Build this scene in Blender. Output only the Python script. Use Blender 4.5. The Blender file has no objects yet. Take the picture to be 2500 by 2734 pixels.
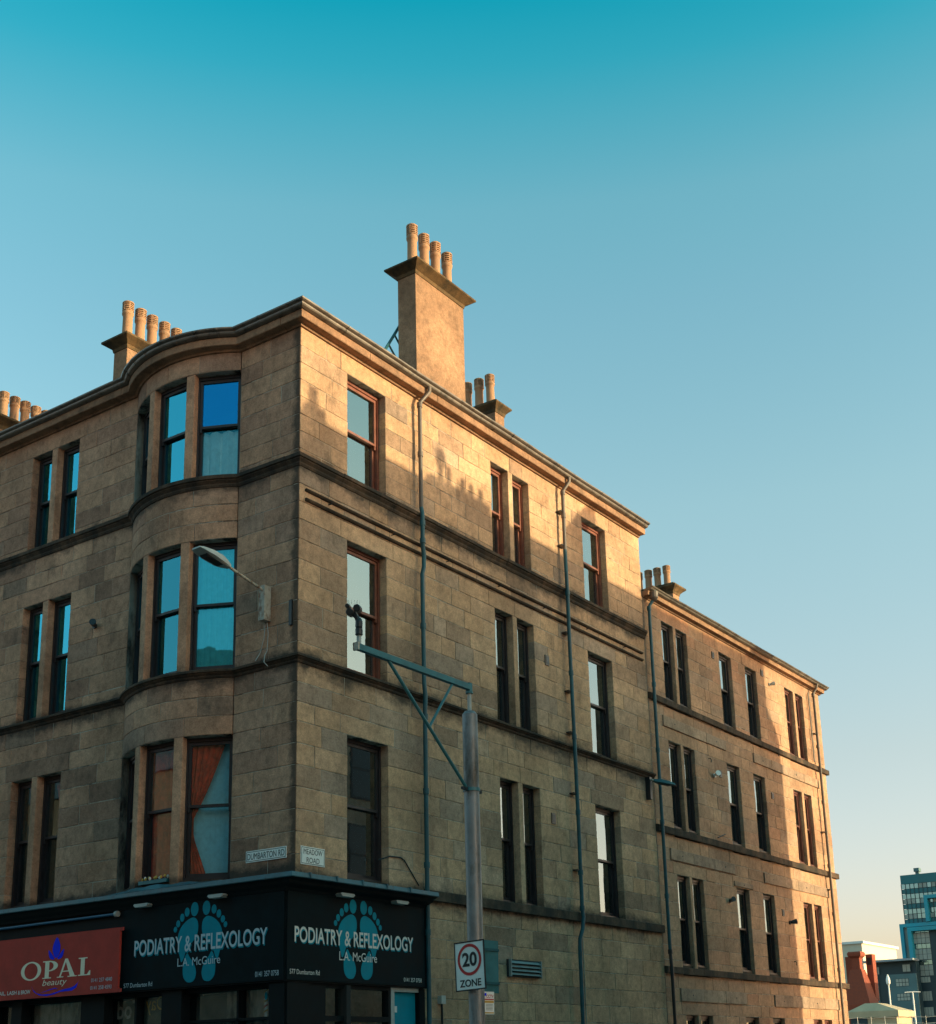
import bpy, bmesh, math, random
from mathutils import Vector, Matrix
random.seed(11)
rad = math.radians
sc = bpy.context.scene
COL = sc.collection

# ------------------------------------------------------------------ camera
CAM = Vector((-15.26, -13.93, 1.59))
YAW, PITCH, ROLL, FPX = rad(34.84), rad(15.19), rad(-1.39), 3570.8
fw = Vector((math.cos(PITCH) * math.cos(YAW), math.cos(PITCH) * math.sin(YAW), math.sin(PITCH)))
rt0 = Vector((math.sin(YAW), -math.cos(YAW), 0))
up0 = rt0.cross(fw)
rt = math.cos(ROLL) * rt0 + math.sin(ROLL) * up0
up = -math.sin(ROLL) * rt0 + math.cos(ROLL) * up0
cam_d = bpy.data.cameras.new('camera')
cam = bpy.data.objects.new('camera', cam_d)
COL.objects.link(cam)
m = Matrix((rt, up, -fw)).transposed().to_4x4()
m.translation = CAM
cam.matrix_world = m
cam_d.sensor_fit = 'VERTICAL'
cam_d.sensor_height = 24.0
cam_d.lens = FPX / 2734 * 24.0
cam_d.shift_y = 508.3 / 2734
cam_d.clip_end = 4000
sc.camera = cam

# ------------------------------------------------------------------ sky, sun, exposure
SUN_EL, SUN_AZ = rad(8.0), rad(161.0)        # azimuth clockwise from +Y
sun_dir = Vector((math.sin(SUN_AZ) * math.cos(SUN_EL), math.cos(SUN_AZ) * math.cos(SUN_EL), math.sin(SUN_EL)))
world = bpy.data.worlds.new('World')
sc.world = world
world.use_nodes = True
wt = world.node_tree
wt.nodes.clear()
w_out = wt.nodes.new('ShaderNodeOutputWorld')
w_bg = wt.nodes.new('ShaderNodeBackground')
w_sky = wt.nodes.new('ShaderNodeTexSky')
w_sky.sky_type = 'NISHITA'
w_sky.sun_disc = False
w_sky.sun_elevation = SUN_EL
w_sky.sun_rotation = SUN_AZ
w_sky.altitude = 20
w_sky.air_density = 1.0
w_sky.dust_density = 2.0
w_sky.ozone_density = 2.0
w_tc = wt.nodes.new('ShaderNodeTexCoord')
w_sep = wt.nodes.new('ShaderNodeSeparateXYZ')
w_ramp = wt.nodes.new('ShaderNodeValToRGB')
w_mul = wt.nodes.new('ShaderNodeMix')
w_mul.data_type = 'RGBA'
w_mul.blend_type = 'MULTIPLY'
w_mul.inputs[0].default_value = 1.0
wt.links.new(w_tc.outputs['Generated'], w_sep.inputs[0])
wt.links.new(w_sep.outputs['Z'], w_ramp.inputs[0])
TINT = [(0.0, (1.0, .73, .70)), (0.10, (1.0, .75, .68)), (0.21, (.98, .78, .62)), (0.39, (.93, .95, .71)), (0.52, (.74, .97, .75)), (.58, (.62, 1.0, .76)), (.65, (.14, .94, .75)), (.69, (.0, .88, .72)), (.85, (.0, .80, .70))]
els = w_ramp.color_ramp.elements
while len(els) < len(TINT):
    els.new(0.5)
for e_, (p_, c_) in zip(els, TINT):
    e_.position = p_
    e_.color = (*c_, 1)
wt.links.new(w_sky.outputs[0], w_mul.inputs[6])
wt.links.new(w_ramp.outputs[0], w_mul.inputs[7])
wt.links.new(w_mul.outputs[2], w_bg.inputs[0])
w_bg.inputs[1].default_value = 0.15
wt.links.new(w_bg.outputs[0], w_out.inputs[0])

sun_l = bpy.data.lights.new('sun', 'SUN')
sun_l.energy = 2.0
sun_l.angle = rad(0.4)
sun_l.color = (.84, .70, .40)
sun = bpy.data.objects.new('sun', sun_l)
COL.objects.link(sun)
sun.rotation_euler = (-sun_dir).to_track_quat('-Z', 'Y').to_euler()
sun.location = (0, 0, 60)
vs = sc.view_settings
vs.view_transform = 'Standard'
vs.look = 'None'
vs.gamma = 1
vs.exposure = 1.77
vs.use_curve_mapping = False

# ------------------------------------------------------------------ helpers
def px(P):
    q = Vector(P) - CAM
    z = q.dot(fw)
    return (1250 + FPX * q.dot(rt) / z, 1367 + 508.3 - FPX * q.dot(up) / z) if z > .1 else (-1e4, -1e4)

def TR(u, d, z): return (u, -d, z)          # the side street facade, plane y = 0
def TL(u, d, z): return (-d, u, z)          # the main street facade, plane x = 0
BR, BCX, BCY, BTH = 2.216, 1.761, 2.755, math.asin(1.345 / 2.216)
def TB(u, d, z):                            # the bow, u is arc length from its middle
    t = u / BR
    return (BCX - (BR + d) * math.cos(t), BCY + (BR + d) * math.sin(t), z)
def chord(p0, p1):
    a, b = Vector((*p0, 0)), Vector((*p1, 0))
    L = (b - a).length
    ux = (b - a) / L
    n = Vector((-ux.y, ux.x, 0))            # left of travel
    return (lambda u, d, z: tuple(a + ux * u + n * d + Vector((0, 0, z)))), L

class MB:
    def __init__(s): s.v, s.f, s.t = [], [], []
    def add(s, vs_, fs_, tone=None):
        o = len(s.v)
        s.v += [tuple(p) for p in vs_]
        s.f += [tuple(i + o for i in f) for f in fs_]
        if tone is not None: s.t += [tone] * len(vs_)
        return s
    def box(s, T, u0, u1, d0, d1, z0, z1):
        v = [T(u, d, z) for z in (z0, z1) for d in (d0, d1) for u in (u0, u1)]
        return s.add(v, [(0, 1, 3, 2), (4, 6, 7, 5), (0, 4, 5, 1), (2, 3, 7, 6), (0, 2, 6, 4), (1, 5, 7, 3)])
    def xbox(s, x0, x1, y0, y1, z0, z1):
        return s.box(lambda u, d, z: (u, d, z), x0, x1, y0, y1, z0, z1)
    def prism(s, T, pts, d0, d1):            # polygon of (u, z) extruded along d
        n = len(pts)
        v = [T(u, d, z) for d in (d0, d1) for (u, z) in pts]
        return s.add(v, [tuple(range(n)), tuple(range(2 * n - 1, n - 1, -1))] + [(i, (i + 1) % n, n + (i + 1) % n, n + i) for i in range(n)])
    def tube(s, pts, r, n=10):
        pts = [Vector(p) for p in pts]
        rs = r if isinstance(r, (list, tuple)) else [r] * len(pts)
        rings = []
        prev = None
        for i, p in enumerate(pts):
            t = (pts[min(i + 1, len(pts) - 1)] - pts[max(i - 1, 0)]).normalized()
            if prev is None:
                a = t.cross(Vector((0, 0, 1)) if abs(t.z) < .9 else Vector((1, 0, 0))).normalized()
            else:
                a = (prev - t * prev.dot(t)).normalized()
            prev = a
            b = t.cross(a)
            rings.append([p + rs[i] * (math.cos(2 * math.pi * k / n) * a + math.sin(2 * math.pi * k / n) * b) for k in range(n)])
        v = [q for rg in rings for q in rg]
        f = [(i * n + k, i * n + (k + 1) % n, (i + 1) * n + (k + 1) % n, (i + 1) * n + k) for i in range(len(pts) - 1) for k in range(n)]
        f += [tuple(range(n - 1, -1, -1)), tuple(range((len(pts) - 1) * n, len(pts) * n))]
        return s.add(v, f)
    def lathe(s, c, prof, n=16):             # prof: (r, z) from bottom to top
        c = Vector(c)
        v = [c + Vector((r * math.cos(2 * math.pi * k / n), r * math.sin(2 * math.pi * k / n), z)) for r, z in prof for k in range(n)]
        f = [(i * n + k, i * n + (k + 1) % n, (i + 1) * n + (k + 1) % n, (i + 1) * n + k) for i in range(len(prof) - 1) for k in range(n)]
        f += [tuple(range(n - 1, -1, -1)), tuple(range((len(prof) - 1) * n, len(prof) * n))]
        return s.add(v, f)
    def loft(s, rings):
        n = len(rings[0])
        v = [p for r in rings for p in r]
        f = [(i * n + k, i * n + (k + 1) % n, (i + 1) * n + (k + 1) % n, (i + 1) * n + k) for i in range(len(rings) - 1) for k in range(n)]
        f += [tuple(range(n - 1, -1, -1)), tuple(range((len(rings) - 1) * n, len(rings) * n))]
        return s.add(v, f)
    def sweep(s, path, prof):                # plan path, closed profile of (d, z); outward is left of travel
        P = [Vector((x, y)) for x, y in path]
        N = []
        for a, b in zip(P, P[1:]):
            t = (b - a).normalized()
            N.append(Vector((-t.y, t.x)))
        M = []
        for i in range(len(P)):
            n1, n2 = N[max(i - 1, 0)], N[min(i, len(N) - 1)]
            M.append((n1 + n2) / (1 + n1.dot(n2)))
        n = len(prof)
        v = [(p.x + mm.x * d, p.y + mm.y * d, z) for p, mm in zip(P, M) for d, z in prof]
        f = [(i * n + k, i * n + (k + 1) % n, (i + 1) * n + (k + 1) % n, (i + 1) * n + k) for i in range(len(P) - 1) for k in range(n)]
        f += [tuple(range(n)), tuple(range((len(P) - 1) * n, len(P) * n))[::-1]]
        return s.add(v, f)
    def build(s, name, mat, parent=None, smooth=False, fixn=True):
        me = bpy.data.meshes.new(name)
        me.from_pydata(s.v, [], s.f)
        if fixn:
            bm = bmesh.new(); bm.from_mesh(me)
            bmesh.ops.recalc_face_normals(bm, faces=bm.faces)
            bm.to_mesh(me); bm.free()
        if s.t and len(s.t) == len(s.v):
            at = me.attributes.new('tone', 'FLOAT', 'POINT')
            at.data.foreach_set('value', s.t)
        me.materials.append(mat)
        if smooth:
            me.polygons.foreach_set('use_smooth', [True] * len(me.polygons))
            me.set_sharp_from_angle(angle=rad(40))
        return link(name, me, parent)

def link(name, me, parent=None):
    o = bpy.data.objects.new(name, me)
    COL.objects.link(o)
    if parent is not None:
        o.parent = parent
        o.matrix_parent_inverse = Matrix.Translation(-Vector(parent.get('_o', (0, 0, 0))))
    return o

def thing(name, label, cat, loc, group=None):
    o = bpy.data.objects.new(name, None)
    COL.objects.link(o)
    o.location = loc
    o.empty_display_size = .3
    o['label'] = label; o['category'] = cat; o['_o'] = tuple(loc)
    if group: o['group'] = group
    return o

# ------------------------------------------------------------------ materials
def new_mat(name):
    mt = bpy.data.materials.new(name)
    mt.use_nodes = True
    nt = mt.node_tree
    return mt, nt, nt.nodes['Principled BSDF']

def N(nt, typ, **kw):
    n = nt.nodes.new(typ)
    for k, v in kw.items():
        if k.startswith('i_'):
            n.inputs[k[2:].replace('_', ' ')].default_value = v
        else:
            setattr(n, k, v)
    return n

def ramp(nt, stops, interp='LINEAR'):
    n = nt.nodes.new('ShaderNodeValToRGB')
    n.color_ramp.interpolation = interp
    e = n.color_ramp.elements
    while len(e) < len(stops): e.new(.5)
    for el, (p, c) in zip(e, stops):
        el.position = p
        el.color = (*c, 1) if isinstance(c, tuple) else (c, c, c, 1)
    return n

def mixc(nt, fac, a, b, blend='MIX'):
    n = nt.nodes.new('ShaderNodeMix')
    n.data_type = 'RGBA'; n.blend_type = blend
    for sock, val in ((n.inputs[0], fac), (n.inputs[6], a), (n.inputs[7], b)):
        if hasattr(val, 'outputs') or hasattr(val, 'is_output'):
            nt.links.new(val if hasattr(val, 'is_output') else val.outputs[0], sock)
        elif isinstance(val, tuple): sock.default_value = (*val, 1)
        else: sock.default_value = val
    return n.outputs[2]

def pos_noise(nt, scale, detail=4, rough=.6, stretch=None):
    g = nt.nodes.new('ShaderNodeNewGeometry')
    src = g.outputs['Position']
    if stretch:
        mp = nt.nodes.new('ShaderNodeMapping')
        mp.inputs['Scale'].default_value = stretch
        nt.links.new(src, mp.inputs[0]); src = mp.outputs[0]
    n = nt.nodes.new('ShaderNodeTexNoise')
    n.inputs['Scale'].default_value = scale; n.inputs['Detail'].default_value = detail; n.inputs['Roughness'].default_value = rough
    nt.links.new(src, n.inputs['Vector'])
    return n

def stone_mat(name, cols, soot=.55, soot_lo=.52, grain=.6, use_tone=True, bump=.45, sootc=(.050, .041, .033), arris=False, gain=1.0, warm=(.975, .95), bands=(), big_lo=.66, big_hi=1.22):
    mt, nt, b = new_mat(name)
    cols = [(c[0] * gain, c[1] * gain * .945 * warm[0], c[2] * gain * warm[1]) for c in cols]
    if use_tone:
        at = nt.nodes.new('ShaderNodeAttribute'); at.attribute_name = 'tone'
        src = at.outputs['Fac']
    else:
        src = pos_noise(nt, .9, 3).outputs['Fac']
    rp = ramp(nt, [(i / (len(cols) - 1), c) for i, c in enumerate(cols)])
    nt.links.new(src, rp.inputs[0])
    big = pos_noise(nt, .55, 6, .65)
    rb = ramp(nt, [(.34, big_lo), (.66, big_hi)])
    nt.links.new(big.outputs['Fac'], rb.inputs[0])
    c1 = mixc(nt, 1.0, rp, rb, 'MULTIPLY')
    gr = pos_noise(nt, 38, 5, .75)
    rg = ramp(nt, [(.28, .5), (.72, 1.45)])
    nt.links.new(gr.outputs['Fac'], rg.inputs[0])
    c2 = mixc(nt, grain, c1, mixc(nt, 1.0, c1, rg, 'MULTIPLY'))
    st = pos_noise(nt, 1.0, 7, .68, (2.1, 2.1, 1.1))
    rs = ramp(nt, [(soot_lo, 0.0), (soot_lo + .2, soot)])
    nt.links.new(st.outputs['Fac'], rs.inputs[0])
    mid = pos_noise(nt, 7.5, 6, .75)
    rm = ramp(nt, [(.28, .52), (.50, .98), (.72, 1.32)])
    nt.links.new(mid.outputs['Fac'], rm.inputs[0])
    c2 = mixc(nt, .8, c2, mixc(nt, 1.0, c2, rm, 'MULTIPLY'))
    c3 = mixc(nt, rs, c2, sootc)
    if bands:                                # soot washed over the courses next to the ledges
        g2 = nt.nodes.new('ShaderNodeNewGeometry'); s2_ = nt.nodes.new('ShaderNodeSeparateXYZ')
        nt.links.new(g2.outputs['Position'], s2_.inputs[0])
        bn = pos_noise(nt, 1.3, 7, .72, (1.0, 1.0, 1.6))
        for zb, hb in bands:
            df_ = N(nt, 'ShaderNodeMath', operation='SUBTRACT'); df_.inputs[1].default_value = zb; nt.links.new(s2_.outputs['Z'], df_.inputs[0])
            ab = N(nt, 'ShaderNodeMath', operation='ABSOLUTE'); nt.links.new(df_.outputs[0], ab.inputs[0])
            mr = N(nt, 'ShaderNodeMapRange'); mr.inputs['From Min'].default_value = 0; mr.inputs['From Max'].default_value = hb; mr.inputs['To Min'].default_value = .34; mr.inputs['To Max'].default_value = -.12
            nt.links.new(ab.outputs[0], mr.inputs['Value'])
            sm = N(nt, 'ShaderNodeMath', operation='ADD'); nt.links.new(mr.outputs[0], sm.inputs[0]); nt.links.new(bn.outputs['Fac'], sm.inputs[1])
            rr_ = ramp(nt, [(.55, .0), (.78, .9)]); nt.links.new(sm.outputs[0], rr_.inputs[0])
            c3 = mixc(nt, rr_, c3, (.046, .041, .036))
    if arris:                                # a sooty strip that runs up the street corner
        g_ = nt.nodes.new('ShaderNodeNewGeometry'); sp_ = nt.nodes.new('ShaderNodeSeparateXYZ')
        nt.links.new(g_.outputs['Position'], sp_.inputs[0])
        nz_ = pos_noise(nt, 3.0, 5, .7)
        ad = N(nt, 'ShaderNodeMath', operation='MULTIPLY_ADD'); ad.inputs[1].default_value = -.35; nt.links.new(nz_.outputs['Fac'], ad.inputs[0]); nt.links.new(sp_.outputs['Y'], ad.inputs[2])
        ra = ramp(nt, [(.0, .8), (.10, .0)])
        sh_ = N(nt, 'ShaderNodeMath', operation='ADD'); sh_.inputs[1].default_value = .09; nt.links.new(ad.outputs[0], sh_.inputs[0]); nt.links.new(sh_.outputs[0], ra.inputs[0])
        c3 = mixc(nt, ra, c3, sootc)
    nt.links.new(c3, b.inputs['Base Color'])
    b.inputs['Roughness'].default_value = .92
    b.inputs['Specular IOR Level'].default_value = .25
    bp = nt.nodes.new('ShaderNodeBump')
    bp.inputs['Strength'].default_value = bump; bp.inputs['Distance'].default_value = .02
    nb = pos_noise(nt, 14, 8, .72)
    nt.links.new(nb.outputs['Fac'], bp.inputs['Height'])
    nt.links.new(bp.outputs[0], b.inputs['Normal'])
    return mt

def plain(name, col, rough=.6, metal=0.0, var=.25, scale=6.0, bump=0.0, spec=.5, dirt=None):
    mt, nt, b = new_mat(name)
    n = pos_noise(nt, scale, 6, .65)
    r = ramp(nt, [(.32, 1 - var), (.68, 1 + var)])
    nt.links.new(n.outputs['Fac'], r.inputs[0])
    c = mixc(nt, 1.0, tuple(col), r, 'MULTIPLY')
    if dirt:
        dn = pos_noise(nt, dirt[1], 7, .7, (1.6, 1.6, .5))
        dr = ramp(nt, [(dirt[2], 0.0), (dirt[2] + .15, 1.0)])
        nt.links.new(dn.outputs['Fac'], dr.inputs[0])
        c = mixc(nt, dr, c, dirt[0])
    nt.links.new(c, b.inputs['Base Color'])
    rr = ramp(nt, [(.3, max(0, rough - .12)), (.7, min(1, rough + .12))])
    nt.links.new(n.outputs['Fac'], rr.inputs[0])
    nt.links.new(rr.outputs[0], b.inputs['Roughness'])
    b.inputs['Metallic'].default_value = metal
    b.inputs['Specular IOR Level'].default_value = spec
    if bump:
        bp = nt.nodes.new('ShaderNodeBump'); bp.inputs['Strength'].default_value = bump; bp.inputs['Distance'].default_value = .01
        nb = pos_noise(nt, scale * 5, 5)
        nt.links.new(nb.outputs['Fac'], bp.inputs['Height']); nt.links.new(bp.outputs[0], b.inputs['Normal'])
    return mt

def glass_mat(name, refl, through=(.7, .75, .75), wav=.02, tint=(1, 1, 1), fk=2.0):
    mt, nt, b = new_mat(name)
    nt.nodes.remove(b)
    out = nt.nodes['Material Output']
    tr = N(nt, 'ShaderNodeBsdfTransparent'); tr.inputs[0].default_value = (*through, 1)
    gl = N(nt, 'ShaderNodeBsdfGlossy'); gl.inputs['Roughness'].default_value = .015; gl.inputs[0].default_value = (*tint, 1)
    bp = nt.nodes.new('ShaderNodeBump'); bp.inputs['Strength'].default_value = wav; bp.inputs['Distance'].default_value = .05
    nz = pos_noise(nt, 2.2, 2)
    nt.links.new(nz.outputs['Fac'], bp.inputs['Height']); nt.links.new(bp.outputs[0], gl.inputs['Normal'])
    fr = N(nt, 'ShaderNodeFresnel'); fr.inputs[0].default_value = 1.5
    ma = N(nt, 'ShaderNodeMath', operation='MULTIPLY_ADD', use_clamp=True)
    ma.inputs[1].default_value = fk; ma.inputs[2].default_value = refl
    nt.links.new(fr.outputs[0], ma.inputs[0])
    mx = N(nt, 'ShaderNodeMixShader')
    nt.links.new(ma.outputs[0], mx.inputs[0]); nt.links.new(tr.outputs[0], mx.inputs[1]); nt.links.new(gl.outputs[0], mx.inputs[2])
    nt.links.new(mx.outputs[0], out.inputs[0])
    return mt

M = {}
M['stone'] = stone_mat('sandstone', [(.27, .185, .12), (.33, .225, .145), (.40, .26, .155), (.45, .29, .165), (.42, .28, .17), (.49, .325, .19), (.37, .265, .18), (.30, .225, .16)], soot=.7, soot_lo=.55, gain=1.27, bands=((7.95, .42), (11.4, .42), (4.45, .38)))
M['stone_front'] = stone_mat('sooty_sandstone', [(.20, .13, .09), (.25, .158, .108), (.29, .18, .118), (.33, .207, .132), (.30, .195, .13), (.36, .235, .152), (.26, .175, .125), (.20, .145, .105)], soot=.6, soot_lo=.53, arris=True, gain=1.60, warm=(.93, .86), bands=((7.95, .35), (11.4, .35), (4.55, .3)))
M['stone2'] = stone_mat('sandstone_rosy', [(.34, .225, .145), (.42, .275, .17), (.48, .32, .195), (.46, .27, .16), (.42, .295, .195)], soot=.35, gain=1.06)
M['dressed'] = stone_mat('dressed_grey_sandstone', [(.30, .23, .165), (.36, .275, .195), (.42, .31, .21)], soot=.3)
M['trim'] = stone_mat('weathered_sandstone', [(.07, .05, .036), (.11, .078, .052), (.17, .118, .075)], soot=.9, soot_lo=.40, use_tone=False, sootc=(.028, .026, .023))
M['cornice'] = stone_mat('cornice_sandstone', [(.25, .16, .10), (.34, .215, .13), (.40, .26, .16)], soot=.6, soot_lo=.52, use_tone=False)
M['capstone'] = stone_mat('mossy_capstone', [(.10, .07, .034), (.15, .105, .05), (.22, .155, .08)], soot=.9, soot_lo=.42, use_tone=False, sootc=(.03, .03, .022))
M['harl'] = stone_mat('smooth_render', [(.29, .19, .115), (.34, .225, .135), (.39, .255, .155)], gain=.88, soot=.5, soot_lo=.55, big_lo=.6, big_hi=1.25, use_tone=False, bump=.7)
M['dull'] = stone_mat('dull_sandstone', [(.19, .14, .10), (.26, .19, .13)], soot=.4, use_tone=False)
M['blond'] = stone_mat('blond_sandstone', [(.42, .33, .23), (.50, .39, .28)], soot=.2, use_tone=False)
M['mortar'] = plain('lime_mortar', (.42, .36, .29), .95, var=.3, scale=1.5, dirt=((.05, .042, .035), 1.6, .46))
M['pot'] = plain('clay_pot', (.36, .21, .12), .85, var=.2, scale=2.5, dirt=((.09, .06, .04), 1.3, .60))
M['gutter'] = plain('painted_gutter', (.15, .125, .105), .36, var=.3, scale=3, dirt=((.03, .028, .026), 3.0, .52))
M['pipe'] = plain('teal_painted_pipe', (.012, .085, .105), .5, var=.3, scale=4)
M['pipe_brown'] = plain('pipe_sunlit_brown', (.13, .10, .08), .5, var=.25, scale=4)  # sunlit look of the downpipes put into the colour; vents share it
M['frame'] = plain('brown_window_paint', (.20, .058, .034), .45, var=.25, scale=7)
M['frame_dark'] = plain('shaded_window_paint', (.030, .022, .024), .45, var=.25, scale=7)  # same frame paint, with its look in shade put into the colour
M['frame_red'] = plain('red_window_paint', (.10, .025, .018), .45, var=.25, scale=7)
M['glass'] = glass_mat('window_glass', .17, wav=.010, tint=(.85, 1.0, 1.0))
M['glass_blue'] = glass_mat('sky_tinted_glass', .30, (.6, .95, 1.0), wav=.025, tint=(.12, .78, 1.0))  # blue of the reflected sky is put into the gloss tint
M['glass_deep'] = glass_mat('deep_sky_tinted_glass', .42, wav=.012, tint=(.02, .40, .85))  # deeper reflected sky blue for one pane, put into the tint
M['glass_clear'] = glass_mat('clear_window_glass', .012, (.95, .95, .95), .006, (.6, .9, 1.0), .3)
M['glass_net'] = glass_mat('netted_window_glass', .13, (.66, 1.0, 1.0), .025, (.15, .80, 1.0))
M['glass_lace'] = glass_mat('lace_window_glass', .03, (.90, 1.0, 1.0), .006, (.15, .8, 1.0), 1.2)
M['glass_teal'] = glass_mat('pale_teal_glass', .012, (.94, .97, 1.0), .012, (.4, .9, 1.0), .5)
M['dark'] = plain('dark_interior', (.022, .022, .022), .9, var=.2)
M['red_cloth'] = plain('red_curtain', (.62, .075, .03), .9, var=.4, scale=9)
M['white_cloth'] = plain('white_net', (.78, .78, .74), .9, var=.12, scale=9)
M['teal_blind'] = plain('pale_teal_blind', (.36, .72, .74), .9, var=.12, scale=9)
M['grey_cloth'] = plain('grey_blind', (.5, .5, .47), .9, var=.1, scale=9)
M['slate'] = plain('roof_slate', (.07, .072, .078), .7, var=.35, scale=6, bump=.3)
M['lead'] = plain('lead_flashing', (.045, .12, .15), .5, var=.35, scale=3, bump=.4, dirt=((.05, .055, .055), 5, .55))
M['shop_dark'] = plain('dark_shop_paint', (.007, .011, .013), .6, var=.3, scale=4, spec=.1)
M['sign_dark'] = plain('dark_sign_panel', (.006, .013, .016), .6, var=.3, scale=3, spec=.06)
M['sign_red'] = plain('red_sign_panel', (.46, .058, .045), .6, var=.16, scale=3, spec=.1)
M['ink_white'] = plain('white_lettering', (.72, .70, .66), .6, var=.06)
M['ink_cream'] = plain('cream_lettering', (.90, .78, .60), .6, var=.06)
M['ink_pale'] = plain('pale_blue_lettering', (.48, .58, .64), .6, var=.08)
M['ink_teal'] = plain('teal_print', (.003, .25, .34), .6, var=.1, spec=.1)
M['ink_blue'] = plain('blue_print', (.004, .03, .85), .6, var=.06, spec=.1)
M['ink_black'] = plain('black_print', (.015, .015, .016), .6, var=.1)
M['ink_red'] = plain('red_print', (.55, .02, .02), .5, var=.06)
M['ink_gold'] = plain('gold_print', (.62, .36, .06), .5, var=.06)
M['plate_white'] = plain('white_plate', (.90, .90, .86), .5, var=.05, scale=4, dirt=((.5, .48, .43), 5, .64))
M['steel'] = plain('galvanised_steel', (.24, .25, .26), .5, metal=.35, var=.25, scale=3, dirt=((.07, .065, .055), 1.6, .50))
M['teal_metal'] = plain('teal_painted_steel', (.035, .16, .185), .42, var=.22, scale=5)
M['black_plastic'] = plain('black_plastic', (.015, .02, .024), .4, var=.2)
M['grey_plastic'] = plain('grey_plastic', (.33, .34, .32), .55, var=.15)
M['lamp_grey'] = plain('lamp_shell', (.40, .42, .40), .5, var=.15, scale=6, dirt=((.10, .07, .04), 8, .63))
M['rust'] = plain('rusty_case', (.42, .38, .32), .7, var=.2, scale=8, dirt=((.16, .055, .02), 9, .50))
M['asphalt'] = plain('asphalt', (.085, .08, .075), .9, var=.25, scale=20, bump=.3)
M['paving'] = plain('paving', (.36, .33, .29), .9, var=.2, scale=5, bump=.2)
M['kerb'] = plain('kerbstone', (.28, .27, .25), .9, var=.2, scale=5)
M['grass'] = plain('ground', (.09, .085, .06), .95, var=.3, scale=.3)
M['paint'] = plain('road_paint', (.75, .74, .7), .7, var=.1)

# ------------------------------------------------------------------ ground
def struct(o):
    o['kind'] = 'structure'
    return o
g = MB(); g.add([(-900, -900, -.16), (1500, -900, -.16), (1500, 1500, -.16), (-900, 1500, -.16)], [(0, 1, 2, 3)])
struct(g.build('ground', M['grass'], fixn=False))
g = MB(); g.add([(-17.2, -160, -.13), (-4.2, -160, -.13), (-4.2, 220, -.13), (-17.2, 220, -.13)], [(0, 1, 2, 3)])
struct(g.build('main_road', M['asphalt'], fixn=False))
g = MB(); g.add([(-4.2, -10.2, -.126), (160, -10.2, -.126), (160, -4.9, -.126), (-4.2, -4.9, -.126)], [(0, 1, 2, 3)])
struct(g.build('side_road', M['asphalt'], fixn=False))
def pavement(x0, x1, y0, y1, kerb):
    p = struct(MB().xbox(x0, x1, y0, y1, -.15, 0).build('pavement', M['paving']))
    for a in kerb: MB().xbox(*a, -.15, .004).build('kerb', M['kerb'], p)
pavement(-4.0, 160, -4.7, -.001, [(-4.2, 160, -4.9, -4.7), (-4.2, -4.0, -4.7, 200)])
pavement(-4.0, -.002, 0, 200, [])
pavement(-4.0, 160, -13, -10.4, [(-4.2, 160, -10.4, -10.2), (-4.2, -4.0, -160, -10.4)])
pavement(-4.0, -1.1, -160, -13.001, [])
pavement(-21, -17.4, -160, 220, [(-17.4, -17.2, -160, 220)])
for k in range(28):
    struct(MB().add([(-10.75, -60 + k * 9, -.122), (-10.63, -60 + k * 9, -.122), (-10.63, -56 + k * 9, -.122), (-10.75, -56 + k * 9, -.122)], [(0, 1, 2, 3)]).build('lane_marking', M['paint'], fixn=False))

# ------------------------------------------------------------------ ashlar walls
FR = (0, 0, 2500, 2734)
def vis_area(T, u0, u1, z0, z1):
    q = [px(T(u, 0, z)) for u, z in ((u0, z0), (u1, z0), (u1, z1), (u0, z1))]
    cx = sum(p[0] for p in q) / 4; cy = sum(p[1] for p in q) / 4
    if not (-20 < cx < 2520 and 0 < cy < 2760): return 0.0
    a = 0
    for i in range(4):
        a += q[i][0] * q[(i + 1) % 4][1] - q[(i + 1) % 4][0] * q[i][1]
    return abs(a) / 2

GAP = .005
def block(mb, T, u0, u1, z0, z1, depth=.27, curved=False, tone=.5):
    c = random.uniform(.004, .009)
    j = random.uniform(-.004, .004)
    n = max(1, int((u1 - u0) / .12)) if curved else 1
    a0, a1, b0, b1 = u0 + GAP, u1 - GAP, z0 + GAP, z1 - GAP
    w = lambda: random.uniform(-.0035, .0035)
    v = []
    fr = [(a0 + c + (a1 - a0 - 2 * c) * i / n) for i in range(n + 1)]
    rg = [a0] + fr[1:-1] + [a1]
    w4 = [(w(), w()) for _ in range(4)]
    def off(i, s):
        return w4[2 * s + (0 if i == 0 else 1)] if i in (0, n) else (0, 0)
    m_ = n + 1
    for i, u in enumerate(fr): o = off(i, 0); v.append(T(u + o[0], j, b0 + c + o[1]))
    for i, u in enumerate(fr): o = off(i, 1); v.append(T(u + o[0], j, b1 - c + o[1]))
    for u in rg: v.append(T(u, j - c, b0))
    for u in rg: v.append(T(u, j - c, b1))
    for u in rg: v.append(T(u, -depth, b0))
    for u in rg: v.append(T(u, -depth, b1))
    f = []
    for i in range(n):
        f += [(i, i + 1, m_ + i + 1, m_ + i), (2 * m_ + i, 2 * m_ + i + 1, i + 1, i), (m_ + i, m_ + i + 1, 3 * m_ + i + 1, 3 * m_ + i),
              (4 * m_ + i, 4 * m_ + i + 1, 2 * m_ + i + 1, 2 * m_ + i), (3 * m_ + i, 3 * m_ + i + 1, 5 * m_ + i + 1, 5 * m_ + i)]
    f += [(2 * m_, 0, m_, 3 * m_), (4 * m_, 2 * m_, 3 * m_, 5 * m_), (n, 2 * m_ + n, 3 * m_ + n, m_ + n), (2 * m_ + n, 4 * m_ + n, 5 * m_ + n, 3 * m_ + n)]
    mb.add(v, f, tone)

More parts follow.
